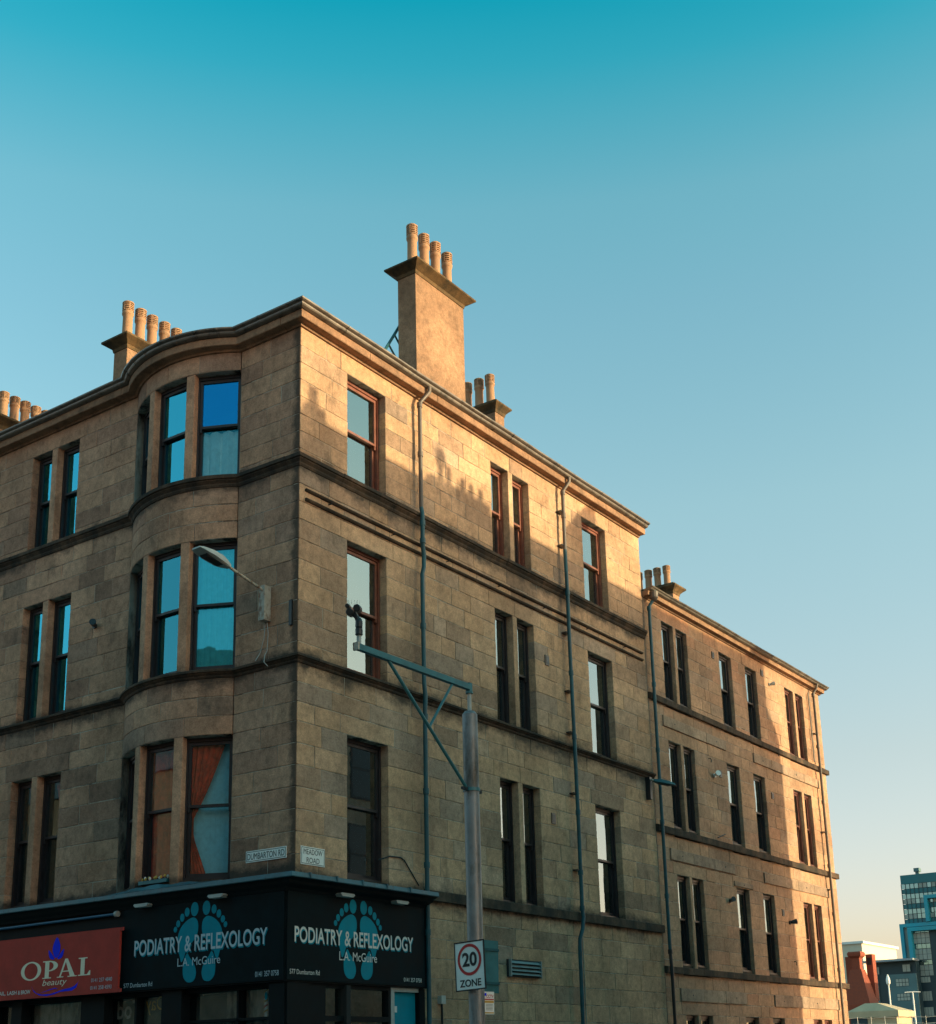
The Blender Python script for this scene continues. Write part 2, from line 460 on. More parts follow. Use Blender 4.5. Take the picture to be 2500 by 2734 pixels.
def courses(T, u0, u1, levels, openings, lintels=(), avg=.74, curved=False, first=None):
    """rectangles (u0, u1, z0, z1) of the stones of a coursed wall with openings left free"""
    out, strips, prev = [], [], []
    for z0, z1 in zip(levels, levels[1:]):
        if z1 - z0 < .02: continue
        zm = (z0 + z1) / 2
        cut = sorted((a, b) for a, b, c, d in openings if c < zm < d)
        free, x = [], u0
        for a, b in cut:
            if a - x > .03: free.append((x, a))
            x = max(x, b)
        if u1 - x > .03: free.append((x, u1))
        strips += [(a, b, z0, z1, a > u0 + .001, b < u1 - .001) for a, b in free]
        forced = sorted((a, b) for a, b, h in lintels if abs(h - z0) < .03)
        segs = []
        for a, b in free:
            x = a
            for la, lb in forced:
                if la > x and lb < b:
                    segs += [(x, la, 0), (la, lb, 1)]; x = lb
            segs.append((x, b, 0))
        joints = []
        for a, b, fixed in segs:
            L = b - a
            if fixed or L < avg * .95:
                cuts = []
            else:
                best = None
                for _ in range(14):
                    n = max(1, int(round(L / avg / random.uniform(.8, 1.25))))
                    ws = [random.uniform(.55, 1.5) for _ in range(n)]
                    tot = sum(ws); cs = []; acc = 0
                    for q in ws[:-1]:
                        acc += q; cs.append(a + L * acc / tot)
                    sc_ = min([abs(k - p) for k in cs for p in prev] or [1])
                    mw = min(q * L / tot for q in ws)
                    score = min(sc_, .16) + min(mw, .34)
                    if best is None or score > best[0]: best = (score, cs)
                cuts = best[1]
            pts = [a] + cuts + [b]
            joints += cuts + [a, b]
            out += [(p, q, z0, z1) for p, q in zip(pts, pts[1:])]
        prev = joints
    return out, strips

def backing(T, strips, mb, d0=-.007, d1=-.30, curved=False):
    for a, b, z0, z1, ca, cb in strips:
        a2, b2 = a + (.012 if ca else .03 if a < .01 else 0), b - (.012 if cb else 0)
        n = max(1, int((b2 - a2) / .15)) if curved else 1
        for i in range(n):
            mb.box(T, a2 + (b2 - a2) * i / n, a2 + (b2 - a2) * (i + 1) / n, d1, d0, z0, z1)

def rnd_tone(): return min(1, max(0, random.gauss(.5, .27)))

def make_stones(groups, limit, mat):
    """groups: (wall part, T, rects, curved); the largest in view become single stones, the rest one mesh per wall"""
    allb = []
    for gi, (part, T, rects, curved) in enumerate(groups):
        for r in rects: allb.append((vis_area(T, *r), gi, r))
    allb.sort(key=lambda x: -x[0])
    rest = {}
    for k, (ar, gi, r) in enumerate(allb):
        part, T, rects, curved = groups[gi]
        if k < limit and ar > 60:
            mb = MB(); block(mb, T, *r, curved=curved, tone=rnd_tone())
            mb.build('stone', mat, part)
        else:
            key = id(part)
            rest.setdefault(key, (part, MB()))
            block(rest[key][1], T, *r, curved=curved, tone=rnd_tone())
    for part, mb in rest.values():
        o = mb.build('stone_remainder', mat, part)
        o['kind'] = 'stuff'

def lv(a, b, n): return [a + (b - a) * i / n for i in range(n + 1)]
def join_levels(*ls):
    out = []
    for l in ls: out += l
    return sorted(set(round(z, 4) for z in out))

# ------------------------------------------------------------------ windows
def cloth(mb, T, u0, u1, z0, z1, d, waves, amp, top=None, nz=6, edge=None):
    nu = max(8, int(waves * 8))
    v = []
    for j in range(nz + 1):
        t = j / nz
        z = z0 + (z1 - z0) * t
        for i in range(nu + 1):
            s_ = i / nu
            u = u0 + (u1 - u0) * s_
            if edge: u = u0 + (edge(t) - u0) * s_
            v.append(T(u, d + amp * math.sin(s_ * waves * 2 * math.pi + .6 * t) + amp * .4 * math.sin(s_ * waves * 4.3 * math.pi), z))
    f = [(j * (nu + 1) + i, j * (nu + 1) + i + 1, (j + 1) * (nu + 1) + i + 1, (j + 1) * (nu + 1) + i) for j in range(nz) for i in range(nu)]
    mb.add(v, f)

def window(parent, T, u0, u1, z0, z1, paint='frame', glass='glass', dress=None, df=.155, mid=.52, glass2=None, bars=False):
    P = M[paint]
    u0 += .004; u1 -= .004; z1 -= .004
    fw_ = .045
    fr = MB()
    fr.box(T, u0, u0 + fw_, -df - .14, -df, z0, z1); fr.box(T, u1 - fw_, u1, -df - .14, -df, z0, z1)
    fr.box(T, u0 + fw_, u1 - fw_, -df - .14, -df, z1 - .06, z1); fr.box(T, u0 + fw_, u1 - fw_, -df - .14, -df + .02, z0, z0 + .05)
    win = fr.build('window', P, parent)
    a, b = u0 + fw_ + .002, u1 - fw_ - .002
    zm = z0 + mid * (z1 - z0)
    for nm, dd, zl, zh, bot, top_ in (('upper_sash', df + .025, zm - .025, z1 - .062, .045, .055), ('lower_sash', df + .075, z0 + .052, zm + .02, .075, .04)):
        st = .048
        s_ = MB()
        s_.box(T, a, a + st, -dd - .045, -dd, zl, zh); s_.box(T, b - st, b, -dd - .045, -dd, zl, zh)
        s_.box(T, a + st, b - st, -dd - .045, -dd, zh - top_, zh); s_.box(T, a + st, b - st, -dd - .045, -dd, zl, zl + bot)
        if nm == 'upper_sash':
            for uu in (a + .004, b - st + .004): s_.box(T, uu, uu + st - .008, -dd - .04, -dd - .004, zl - .07, zl)
        s_.build(nm, P, win)
        p_ = MB().box(T, a + st - .004, b - st + .004, -dd - .027, -dd - .022, zl + bot - .004, zh - top_ + .004)
        p_.build('pane', M[(glass2 or glass) if nm == 'lower_sash' else glass], win)
    dd = -df - .145
    if dress: dress(win, T, a, b, z0 + .05, z1 - .06, dd)
    return win

def d_white(full=True, lo=None, mat='white_cloth', waves=5, amp=.012, back=0.0):
    def fn(win, T, a, b, z0, z1, d):
        mb = MB()
        cloth(mb, T, a, b, z0, z1 if full else z0 + (z1 - z0) * lo, d - back, waves, amp)
        mb.build('net_curtain', M[mat], win, smooth=True, fixn=False)
    return fn
def d_sides(mat='white_cloth', w=.22, both=True):
    def fn(win, T, a, b, z0, z1, d):
        for k, (p, q) in enumerate(((a, a + w * (b - a)), (b - w * (b - a), b))):
            if k and not both: continue
            mb = MB(); cloth(mb, T, p, q, z0, z1, d, 3, .02)
            mb.build('curtain', M[mat], win, smooth=True, fixn=False)
    return fn
def d_swag(mat='red_cloth', corner='hi', blind=True, tie=.42):
    """a curtain drawn to one side and tied, with a vertical blind behind"""
    def fn(win, T, a, b, z0, z1, d):
        w = b - a
        def edge(t):
            k = abs(t - tie)
            return (1 if corner == 'hi' else -1) * 0 + k
        mb = MB()
        s0 = b if corner == 'hi' else a
        sg = -1 if corner == 'hi' else 1
        def ed(t):
            q = max(.05, min(.80, .10 + (max(0, t - tie) / (1 - tie)) ** .8 * .70 if t > tie else .10 + max(0, tie - t - .15) * 1.1))
            return s0 + sg * w * q
        cloth(mb, T, s0, None or s0, z0, z1, d, 5, .014, nz=18, edge=ed)
        mb.build('curtain', M[mat], win, smooth=True, fixn=False)
        if blind:
            n = 9
            for k in range(n):
                u = a + w * (k + .5) / n
                vb = MB().box(T, u - w / n * .49, u + w / n * .49, d - .09, d - .085, z0, z1)
                vb.build('blind_slat', M['teal_blind'], win)
    return fn
def d_blind(frac, mat='white_cloth'):
    def fn(win, T, a, b, z0, z1, d):
        MB().box(T, a, b, d - .004, d, z1 - (z1 - z0) * frac, z1).build('roller_blind', M[mat], win)
    return fn

# ------------------------------------------------------------------ chimneys
POT_PROF = [(.115, 0), (.11, .06), (.103, .10), (.098, .62), (.106, .64), (.118, .66), (.120, .71), (.108, .735), (.108, .75)]
for k in range(4):
    z = .75 + k * .046
    POT_PROF += [(.118, z), (.118, z + .024), (.090, z + .027), (.090, z + .043)]
POT_PROF += [(.12, .934), (.12, .962), (.10, .98), (.03, .985)]
_pot = MB().lathe((0, 0, 0), POT_PROF, 16)
for k in range(6):
    t = k * math.pi / 3
    T_ = lambda u, d, z, t=t: (math.cos(t) * d - math.sin(t) * u, math.sin(t) * d + math.cos(t) * u, z)
    _pot.box(T_, -.012, .012, .086, .117, .75, .935)
def pot_mesh():
    me = bpy.data.meshes.new('chimney_pot')
    me.from_pydata(_pot.v, [], _pot.f)
    bm = bmesh.new(); bm.from_mesh(me); bmesh.ops.recalc_face_normals(bm, faces=bm.faces); bm.to_mesh(me); bm.free()
    me.materials.append(M['pot'])
    me.polygons.foreach_set('use_smooth', [True] * len(me.polygons))
    me.set_sharp_from_angle(angle=rad(35))
    return me
POT = pot_mesh()

def rect_ring(x0, x1, y0, y1, o, z): return [(x0 - o, y0 - o, z), (x1 + o, y0 - o, z), (x1 + o, y1 + o, z), (x0 - o, y1 + o, z)]
def chimney(parent, x0, x1, y0, y1, z0, zc, pots, cap=.2, caph=.42, mat='harl'):
    st = MB().loft([rect_ring(x0, x1, y0, y1, 0, z0), rect_ring(x0, x1, y0, y1, 0, zc)]).build('chimney_stack', M[mat], parent)
    c = MB().loft([rect_ring(x0, x1, y0, y1, .015, zc - .04), rect_ring(x0, x1, y0, y1, .03, zc + .03), rect_ring(x0, x1, y0, y1, cap * .55, zc + caph * .35), rect_ring(x0, x1, y0, y1, cap, zc + caph * .58),
                   rect_ring(x0, x1, y0, y1, cap, zc + caph * .74), rect_ring(x0, x1, y0, y1, cap * .45, zc + caph * .80), rect_ring(x0, x1, y0, y1, cap * .45, zc + caph)])
    c.build('chimney_cap', M['capstone'], st)
    for (pxx, pyy, s_) in pots:
        o = link('chimney_pot', POT, st)
        o.location = (pxx, pyy, zc + caph - .01)
        o.scale = (1, 1, s_)
        o.rotation_euler = (random.uniform(-.015, .015), random.uniform(-.015, .015), random.uniform(0, 1.0))
    return st

# ------------------------------------------------------------------ the corner tenement
tene = thing('corner_tenement', 'four-storey sandstone corner tenement with curved bow windows above two shopfronts', 'building', (0, 0, 0))
S3, S2, S1 = 11.55, 8.06, 4.56            # sill levels
T3, T2, T1 = 13.57, 10.38, 6.93           # window heads
WTOP = 13.92
XE, YE = 12.20, 11.0
rw = [(1.24, 2.31), (5.77, 6.41), (6.57, 7.20), (9.44, 10.51)]
lw = [(5.76, 6.42), (6.58, 7.17)]
floors = [(S3, T3), (S2, T2), (S1, T1)]
open_r = [(a, b, z0 - .25, z1) for a, b in rw for z0, z1 in floors] + [(6.40, 6.58, z0 - .25, z1) for z0, z1 in floors]
open_l = [(a, b, z0 - .25, z1) for a, b in lw for z0, z1 in floors] + [(6.41, 6.59, z0 - .25, z1) for z0, z1 in floors]
lint_r = [(1.06, 2.5, h) for h in (T3, T2, T1)] + [(5.56, 6.49, h) for h in (T3, T2, T1)] + [(6.49, 7.42, h) for h in (T3, T2, T1)] + [(9.26, 10.7, h) for h in (T3, T2, T1)]
lint_l = [(5.55, 7.38, h) for h in (T3, T2, T1)]
lev_up = join_levels(lv(S1 - .10, T1, 7), lv(T1, 7.90, 3), lv(7.90, T2, 7), lv(T2, 11.33, 3), lv(11.33, T3, 7), [T3, WTOP])
lev_lo = join_levels(lv(0, 4.40, 13))
side_mb, front_mb = MB(), MB()
gr = []
b_r, s_r = courses(TR, .003, XE, lev_up, open_r, lint_r)
b_rl, s_rl = courses(TR, 3.22, XE, lev_lo, [], avg=.85)
backing(TR, s_r, side_mb); backing(TR, s_rl, side_mb)
b_l1, s_l1 = courses(TL, .003, 1.408, lev_up, [])
b_l2, s_l2 = courses(TL, 4.102, YE, lev_up, open_l, lint_l)
backing(TL, s_l1, front_mb); backing(TL, s_l2, front_mb)
BL = BR * BTH
bow_lev = [lv(T1, 7.90, 3), lv(T2, 11.33, 3), [T3, WTOP]]
b_b = []
for l_ in bow_lev:
    q, s_ = courses(TB, -BL, BL, l_, [], avg=.95)
    b_b += q
    backing(TB, s_, front_mb, curved=True)
# spandrel behind string courses and behind the shop fascia, so that no gap shows
front_mb.box(TL, .03, 1.408, -.30, -.012, 0, 4.46); front_mb.box(TL, 4.102, YE, -.30, -.012, 0, 4.46)
side_mb.box(TR, .31, 3.22, -.30, -.012, 2.9, 4.46)
side_wall = side_mb.build('side_wall', M['mortar'], tene)
front_wall = front_mb.build('front_wall', M['mortar'], tene)
make_stones([(side_wall, TR, b_r, False), (side_wall, TR, b_rl, False)], 300, M['stone'])
make_stones([(front_wall, TL, b_l1, False), (front_wall, TL, b_l2, False), (front_wall, TB, b_b, True)], 300, M['stone_front'])

# mullions between paired windows, and on the bow
TH = [math.asin(k / BR) for k in (.405, .585)]
for z0, z1 in floors:
    mb = MB(); block(mb, TR, 6.405, 6.575, z0 - .08, z1 + .004, .27, tone=.6); mb.build('mullion', M['stone'], side_wall)
    mb = MB(); block(mb, TL, 6.415, 6.585, z0 - .08, z1 + .004, .27, tone=.45); mb.build('mullion', M['stone_front'], front_wall)
    for sg in (-1, 1):
        a, b = sorted((sg * TH[0] * BR, sg * TH[1] * BR))
        mb = MB(); block(mb, TB, a, b, z0 - .08, z1 + .004, .25, tone=.45); mb.build('mullion', M['stone_front'], front_wall)

# bow plan path and string courses
def arc(o=0, n=22):
    return [TB(BL * (2 * i / n - 1), o, 0)[:2] for i in range(n + 1)]
path_all = [(XE, 0), (0, 0), (0, 1.41)] + arc()[1:-1] + [(0, 4.10), (0, YE)]
def densify(path, step=.7):
    out = [path[0]]
    for a, b in zip(path, path[1:]):
        L = math.hypot(b[0] - a[0], b[1] - a[1]); n = max(1, int(L / step))
        out += [(a[0] + (b[0] - a[0]) * k / n, a[1] + (b[1] - a[1]) * k / n) for k in range(1, n + 1)]
    return out
def cut_path(path, lo, hi, gap=.004):
    """pieces of a plan path, each lo to hi long, with a fine joint between them"""
    seg, pieces, cur = [], [], [path[0]]
    left = random.uniform(lo, hi)
    for a, b in zip(path, path[1:]):
        L = math.hypot(b[0] - a[0], b[1] - a[1]); t = 0
        while L - t > left + .25:
            t += left
            q = lambda k: (a[0] + (b[0] - a[0]) * k / L, a[1] + (b[1] - a[1]) * k / L)
            pieces.append(cur + [q(t - gap)]); cur = [q(t + gap)]
            left = random.uniform(lo, hi)
        cur.append(b)
        left = max(.26, left - (L - t))
    pieces.append(cur)
    return pieces
def wobble(mb, amp):
    mb.v = [(x, y, z + amp * (math.sin(1.3 * x + .7 * y) + .6 * math.sin(3.1 * x - 2.3 * y + 1))) for x, y, z in mb.v]
    return mb
def string_prof(zt, zb, p):
    h = zt - zb
    return [(-.08, zb), (.012, zb), (.03, zb + .18 * h), (.03, zb + .30 * h), (p * .72, zb + .52 * h), (p * .72, zb + .60 * h), (p, zb + .66 * h), (p, zt - .012), (p - .012, zt), (-.16, zt + .05), (-.16, zb)]
for zt, zb in ((11.53, 11.325), (8.03, 7.895)):
    for pc in cut_path(path_all, 1.1, 1.9): MB().sweep(pc, string_prof(zt + random.uniform(-.004, .004), zb, .095 + random.uniform(-.006, .006))).build('string_course', M['trim'], tene)
# sills inside openings (sloping back under the sashes)
for (a, b) in rw[:1] + [(5.77, 7.20)] + rw[3:]:
    for z0, _ in floors: MB().box(TR, a + .01, b - .01, -.33, -.05, z0 - .10, z0 + .002).build('window_sill', M['trim'], side_wall)
for z0, _ in floors: MB().box(TL, 5.77, 7.16, -.33, -.05, z0 - .10, z0 + .002).build('window_sill', M['trim'], front_wall)
for z0, _ in floors:
    mb = MB()
    mb.sweep([TB(BL * (2 * i / 20 - 1) * .985, 0, 0)[:2] for i in range(21)], [(-.30, z0 - .10), (-.05, z0 - .10), (-.05, z0 + .002), (-.30, z0 + .002)])
    mb.build('window_sill', M['trim'], front_wall)
# first floor sill course on the side street, from the shop to the end
MB().sweep([(XE, 0), (3.28, 0)], [(-.08, 4.37), (.075, 4.37), (.075, 4.53), (.06, 4.545), (-.16, 4.575), (-.16, 4.37)]).build('string_course', M['trim'], tene)
# double band moulding under the top floor, side street only
for zt, zb in ((10.945, 10.90), (10.775, 10.725)):
    MB().sweep([(12.0, 0), (.14, 0)], [(-.05, zb), (.03, zb), (.05, zb + .02), (.055, zt - .01), (.045, zt), (-.05, zt + .01)]).build('band_moulding', M['trim'], tene)
for xx in (.738, 2.464, 4.145, 5.9, 7.6, 9.4, 11.1):
    MB().tube([(xx, -.0, 10.86), (xx, -.07, 10.86), (xx, -.075, 10.885)], .011, 6).build('iron_hook', M['black_plastic'], tene)
# cornice and gutter
for pc in cut_path(path_all, 1.3, 2.2): jz, jd = random.uniform(-.003, .003), random.uniform(-.005, .005); MB().sweep(pc, [(d + (jd if d > 0 else 0), z + jz) for d, z in [(-.1, WTOP), (.035, WTOP), (.045, WTOP + .03), (.06, WTOP + .04), (.185, WTOP + .045), (.195, WTOP + .055), (.195, WTOP + .185), (-.1, WTOP + .2)]]).build('cornice_stone', M['cornice'], tene)
gut = [(.06, WTOP + .19), (.22, WTOP + .19), (.27, WTOP + .205), (.285, WTOP + .225), (.29, WTOP + .25), (.325, WTOP + .262), (.345, WTOP + .275), (.35, WTOP + .30), (.335, WTOP + .30), (.32, WTOP + .285), (.06, WTOP + .24)]
gutter = wobble(MB().sweep(densify(path_all), gut), .006).build('gutter', M['gutter'], tene)
gp = [(d + .006, z) if d > .2 else (d, z) for d, z in gut]
jr = [.9, 2.7, 4.4, 6.2, 8.0, 9.9, 11.6]
for xx in jr: MB().sweep([(xx + .03, 0), (xx - .03, 0)], [(d, z - .004) for d, z in gp]).build('gutter_joint', M['gutter'], gutter)
for yy in (.7, 5.0, 6.7, 8.4): MB().sweep([(0, yy - .03), (0, yy + .03)], [(d, z - .004) for d, z in gp]).build('gutter_joint', M['gutter'], gutter)
for i in (-3, -2, -1, 0, 1, 2, 3):
    t = i * .36
    MB().sweep([TB(t - .02, 0, 0)[:2], TB(t + .02, 0, 0)[:2]], [(d, z - .004) for d, z in gp]).build('gutter_joint', M['gutter'], gutter)
# roof
ro = MB()
zr = WTOP + .22
ro.add([(.05, .05, zr), (XE, .05, zr), (XE, 5.4, zr + 2.5), (5.4, 5.4, zr + 2.5), (.05, YE, zr), (5.4, YE, zr + 2.5), (XE, YE, zr), (XE, 5.41, zr + 2.5)],
       [(0, 1, 2, 3), (0, 3, 5, 4), (3, 2, 7, 6, 5), (4, 5, 6)])
roof = ro.build('roof', M['slate'], tene, fixn=False)
MB().tube([(-.02, -.02, zr + .14), (2.0, 2.0, zr + 1.06)], .075, 8).build('hip_ridge', M['slate'], roof)
hp = MB(); hp.prism(lambda u, d, z: (u * .7071 + d * .7071, u * .7071 - d * .7071, z), [(-.03, zr - .1), (-.03, zr + .20), (.5, zr + .40), (.5, zr - .1)], -.07, .07); hp.build('hip_end', M['lead'], roof)
# party gables, rear wall and the dark inside
MB().xbox(XE - .3, XE - .001, .31, YE, 0, WTOP + .2).build('gable_wall', M['stone'], tene)
MB().xbox(.31, XE - .31, YE - .3, YE, 0, WTOP + .2).build('rear_wall', M['harl'], tene)
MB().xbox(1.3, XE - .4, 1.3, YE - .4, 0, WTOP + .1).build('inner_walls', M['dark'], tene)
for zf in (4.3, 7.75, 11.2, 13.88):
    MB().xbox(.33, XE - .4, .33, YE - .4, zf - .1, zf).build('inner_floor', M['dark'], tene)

# windows of the side street front
SW = {
    ('A', 3): dict(paint='frame', dress=d_sides('white_cloth', .35, False)), ('A', 2): dict(paint='frame', dress=d_white(True)), ('A', 1): dict(paint='frame_dark'),
    ('B', 3): dict(paint='frame'), ('B', 2): dict(paint='frame_dark', dress=d_sides('white_cloth', .3)), ('B', 1): dict(paint='frame_dark', dress=d_blind(.5)),
    ('C', 3): dict(paint='frame', dress=d_sides('white_cloth', .3)), ('C', 2): dict(paint='frame_dark', dress=d_white(True)), ('C', 1): dict(paint='frame_dark', dress=d_white(False, .5)),
}
for (a, b), nm in zip(rw, 'ABBC'):
    for k, (z0, z1) in zip((3, 2, 1), floors):
        window(side_wall, TR, a, b, z0, z1, **SW[(nm, k)])
# main street pair
for k, (z0, z1) in zip((3, 2, 1), floors):
    for i, (a, b) in enumerate(lw):
        if k == 1: window(front_wall, TL, a, b, z0, z1, 'frame_dark', 'glass_clear', d_swag('red_cloth', 'lo', False, .55))
        else: window(front_wall, TL, a, b, z0, z1, 'frame_dark', dress=d_sides('white_cloth', .3), glass='glass_blue')
# bow windows
def bow_pt(u): return TB(u, 0, 0)[:2]
bw = [(-BL, -TH[1] * BR), (-TH[0] * BR, TH[0] * BR), (TH[1] * BR, BL)]
for k, (z0, z1) in zip((3, 2, 1), floors):
    for i, (a, b) in enumerate(bw):
        T_, L_ = chord(bow_pt(a), bow_pt(b))
        kw = dict(paint='frame_dark', glass='glass_blue')
        if k == 3 and i == 0: kw['dress'] = d_white(False, .5, waves=3.2, amp=.04, back=.03); kw['glass2'] = 'glass_lace'; kw['glass'] = 'glass_deep'
        if k == 3 and i == 1: kw['dress'] = d_sides('white_cloth', .3)
        if k == 2 and i < 2: kw.update(glass='glass_net', dress=d_white(True, waves=7, amp=.015))
        if k == 1 and i == 0: kw.update(glass='glass_teal', dress=d_swag('red_cloth', 'hi', True, .46))
        if k == 1 and i >= 1: kw.update(glass='glass_clear', dress=d_white(True, mat='red_cloth', waves=6, amp=.03))
        window(front_wall, T_, 0.0, L_, z0, z1, df=.13, **kw)

# chimneys of the corner tenement
chimney(tene, 3.765, 5.43, .35, .80, 13.5, 17.09, [(3.97, .58, 1.05), (4.39, .58, 1.06), (4.77, .58, 1.06), (5.19, .58, 1.03)], cap=.20, caph=.24)
chimney(tene, .63, 2.5, 5.25, 5.64, 13.5, 15.70, [(.79 + .325 * k, 5.47, .90) for k in range(5)], cap=.19, caph=.25)
chimney(tene, 1.0, 3.0, 9.98, 10.42, 13.5, 15.58, [(1.3 + .29 * k, 10.2, .74) for k in range(6)], cap=.2, caph=.27)
chimney(tene, 8.72, 9.10, 1.78, 4.2, 13.5, 16.50, [(8.88, 2.0 + .33 * k, .83) for k in range(5)], cap=.14, caph=.25)

# roof ladder behind the big chimney
lad = MB()
A, B = Vector((3.30, .92, 15.10)), Vector((4.15, .92, 16.45))
lad_t = thing('roof_ladder', 'dark metal roof ladder leaning against the tall chimney stack', 'ladder', A)
off_ = Vector((.28, .0, -.24))
MB().tube([A, B], .03, 6).build('rail', M['pipe'], lad_t)
MB().tube([A + off_ * 1.6, B + off_ * 1.6], .03, 6).build('rail', M['pipe'], lad_t)
for k in range(4):
    p = A.lerp(B, (k + .45) / 4 * .9 + .02)
    MB().tube([p, p + off_ * 1.6], .022, 6).build('rung', M['pipe'], lad_t)

# downpipes
def downpipe(pts, name='downpipe', r=.041, cols=(), mat='pipe', brk=(), head=None):
    p_ = MB().tube(pts, r, 12).build(name, M[mat], tene, smooth=True)
    for z, x, d in cols: MB().tube([(x, -d, z - .05), (x, -d, z + .05)], r + .013, 12).build('pipe_collar', M[mat], p_)
    for z, x, d in brk: MB().box(TR, x - .10, x + .10, 0, d, z - .012, z + .012).build('pipe_bracket', M['black_plastic'], p_)
    return p_
z_g = WTOP + .19
downpipe([(3.34, -.26, z_g), (3.34, -.26, z_g - .10), (3.22, -.14, 13.80), (3.205, -.125, 13.70), (3.205, -.125, 11.62)], mat='pipe_brown', cols=[(13.72, 3.205, .125), (12.7, 3.205, .125)])
downpipe([(3.205, -.125, 11.62), (3.205, -.15, 11.5), (3.20, -.15, 11.0), (3.22, -.14, 10.82), (3.26, -.13, 10.7), (3.25, -.13, 10.45), (3.20, -.13, 10.3), (3.20, -.135, 8.2), (3.21, -.15, 8.0), (3.21, -.135, 7.7), (3.205, -.13, 4.7), (3.2, -.14, .1)],
         cols=[(11.3, 3.203, .15), (10.95, 3.202, .15), (9.30, 3.2, .132), (7.60, 3.21, .135), (6.25, 3.207, .133), (4.95, 3.205, .13), (3.8, 3.2, .133)])
downpipe([(8.50, -.26, z_g), (8.50, -.26, z_g - .10), (8.43, -.15, 13.82), (8.42, -.13, 13.72), (8.41, -.13, 12.4)], mat='pipe_brown', cols=[(13.75, 8.42, .13), (13.2, 8.415, .13)], brk=[(13.3, 8.415, .13), (12.5, 8.41, .13)])
downpipe([(8.41, -.13, 12.4), (8.41, -.145, 11.45), (8.42, -.135, 10.5), (8.43, -.14, 8.0), (8.46, -.13, 6.5), (8.45, -.13, 4.62), (8.45, -.15, 4.45), (8.42, -.14, 4.2), (8.31, -.13, 4.0), (8.29, -.13, 3.8), (8.27, -.13, .1)],
         cols=[(11.4, 8.41, .145), (9.6, 8.42, .137), (8.2, 8.43, .14), (6.6, 8.46, .13), (5.35, 8.452, .13), (4.62, 8.45, .13)], brk=[(10.5, 8.42, .13), (9.2, 8.425, .13), (8.3, 8.43, .13), (7.0, 8.45, .13), (5.4, 8.452, .13)])
# thin cable on the side wall and small fittings
MB().tube([(2.16, .10, 4.95), (2.33, -.012, 5.02), (2.62, -.015, 5.03), (2.72, -.016, 4.99), (3.12, -.016, 4.60)], .011, 6).build('cable', M['black_plastic'], tene)
MB().tube([(8.62, -.012, 4.2), (8.62, -.012, 1.0)], .012, 6).build('cable', M['rust'], tene)
for (xx, zz) in ((7.665, 9.724), (7.67, 6.379)):
    v_ = MB().box(TR, xx - .075, xx + .075, -.01, .022, zz - .11, zz + .11).build('wall_vent', M['pipe_brown'], tene)
    MB().box(TR, xx - .05, xx + .05, .02, .027, zz - .075, zz + .075).build('vent_opening', M['black_plastic'], v_)
lo = MB(); lo.box(TR, 5.80, 6.88, -.02, .05, 3.165, 3.485)
louv = lo.build('vent_grille', plain('grey_vent', (.03, .035, .035), .8), tene)
VG = plain('grey_louvre', (.20, .25, .25), .6)
for k in range(4):
    z = 3.195 + k * .070
    sl = MB(); sl.prism(lambda u, d, z_: (d, -u, z_), [(.048, z + .045), (.095, z), (.10, z + .006), (.053, z + .052)], 5.83, 6.85)
    sl.build('slat', VG, louv)
for u0, u1 in ((5.80, 5.829), (6.851, 6.88)): MB().box(TR, u0, u1, .05, .10, 3.165, 3.485).build('side_frame', VG, louv)

# wall plug box and hose on the lower side wall
bx = MB().box(TR, 3.62, 3.74, -.01, .09, 2.62, 2.76).build('junction_box', M['lamp_grey'], tene)
MB().tube([(3.68, -.05, 2.62), (3.68, -.05, .2)], .02, 8).build('conduit', M['black_plastic'], bx)

# ------------------------------------------------------------------ shopfront below the bow
shop = thing('shopfront', 'dark painted shopfront with lead covered cornice wrapping the street corner', 'shopfront', (0, -.1, 0))
FX, FY = .31, .10                         # fascia planes x = -FX and y = -FY
# fascia backing, cornice, lead
lead_path = [(3.24, 0), (0, 0), (0, YE)]
def off_path(dr, dl, y1=YE): return [(3.19, -dr), (-dl, -dr), (-dl, y1)]
def sweep2(mb, prof):                     # profile with separate offsets for the two streets
    n = len(prof)
    for_path = [[(3.19, -dr, z), (-dl, -dr, z), (-dl, YE, z)] for dr, dl, z in prof]
    v = [for_path[k][i] for i in range(3) for k in range(n)]
    f = [(i * n + k, i * n + (k + 1) % n, (i + 1) * n + (k + 1) % n, (i + 1) * n + k) for i in range(2) for k in range(n)]
    f += [tuple(range(n)), tuple(range(2 * n, 3 * n))[::-1]]
    return mb.add(v, f)
sweep2(MB(), [(-.02, -.02, 2.86), (FY, FX, 2.86), (FY, FX, 4.20), (-.02, -.02, 4.20)]).build('fascia_board', M['shop_dark'], shop)
sweep2(MB(), [(-.02, -.02, 4.203), (FY + .02, FX + .03, 4.203), (FY + .05, FX + .05, 4.25), (FY + .16, FX + .10, 4.30), (FY + .18, FX + .12, 4.34), (FY + .27, FX + .16, 4.372), (-.02, -.02, 4.372)]).build('shop_cornice', M['shop_dark'], shop)
lead = sweep2(MB(), [(.0, .0, 4.375), (FY + .285, FX + .18, 4.375), (FY + .295, FX + .19, 4.385), (FY + .28, FX + .18, 4.452), (FY + .20, FX + .12, 4.462), (.0, .0, 4.50)]).build('lead_cover', M['lead'], shop)
# lead dressed up against the bow
mb = MB()
arcp = arc(0, 18)
v = []
for i, (x, y) in enumerate(arcp):
    v += [(-FX - .183, y, 4.455), (x + .02, y, 4.53 + .012 * math.sin(i * 1.7))]
mb.add(v, [(2 * i, 2 * i + 1, 2 * i + 3, 2 * i + 2) for i in range(len(arcp) - 1)])
mb.build('lead_apron', M['lead'], lead, fixn=False)
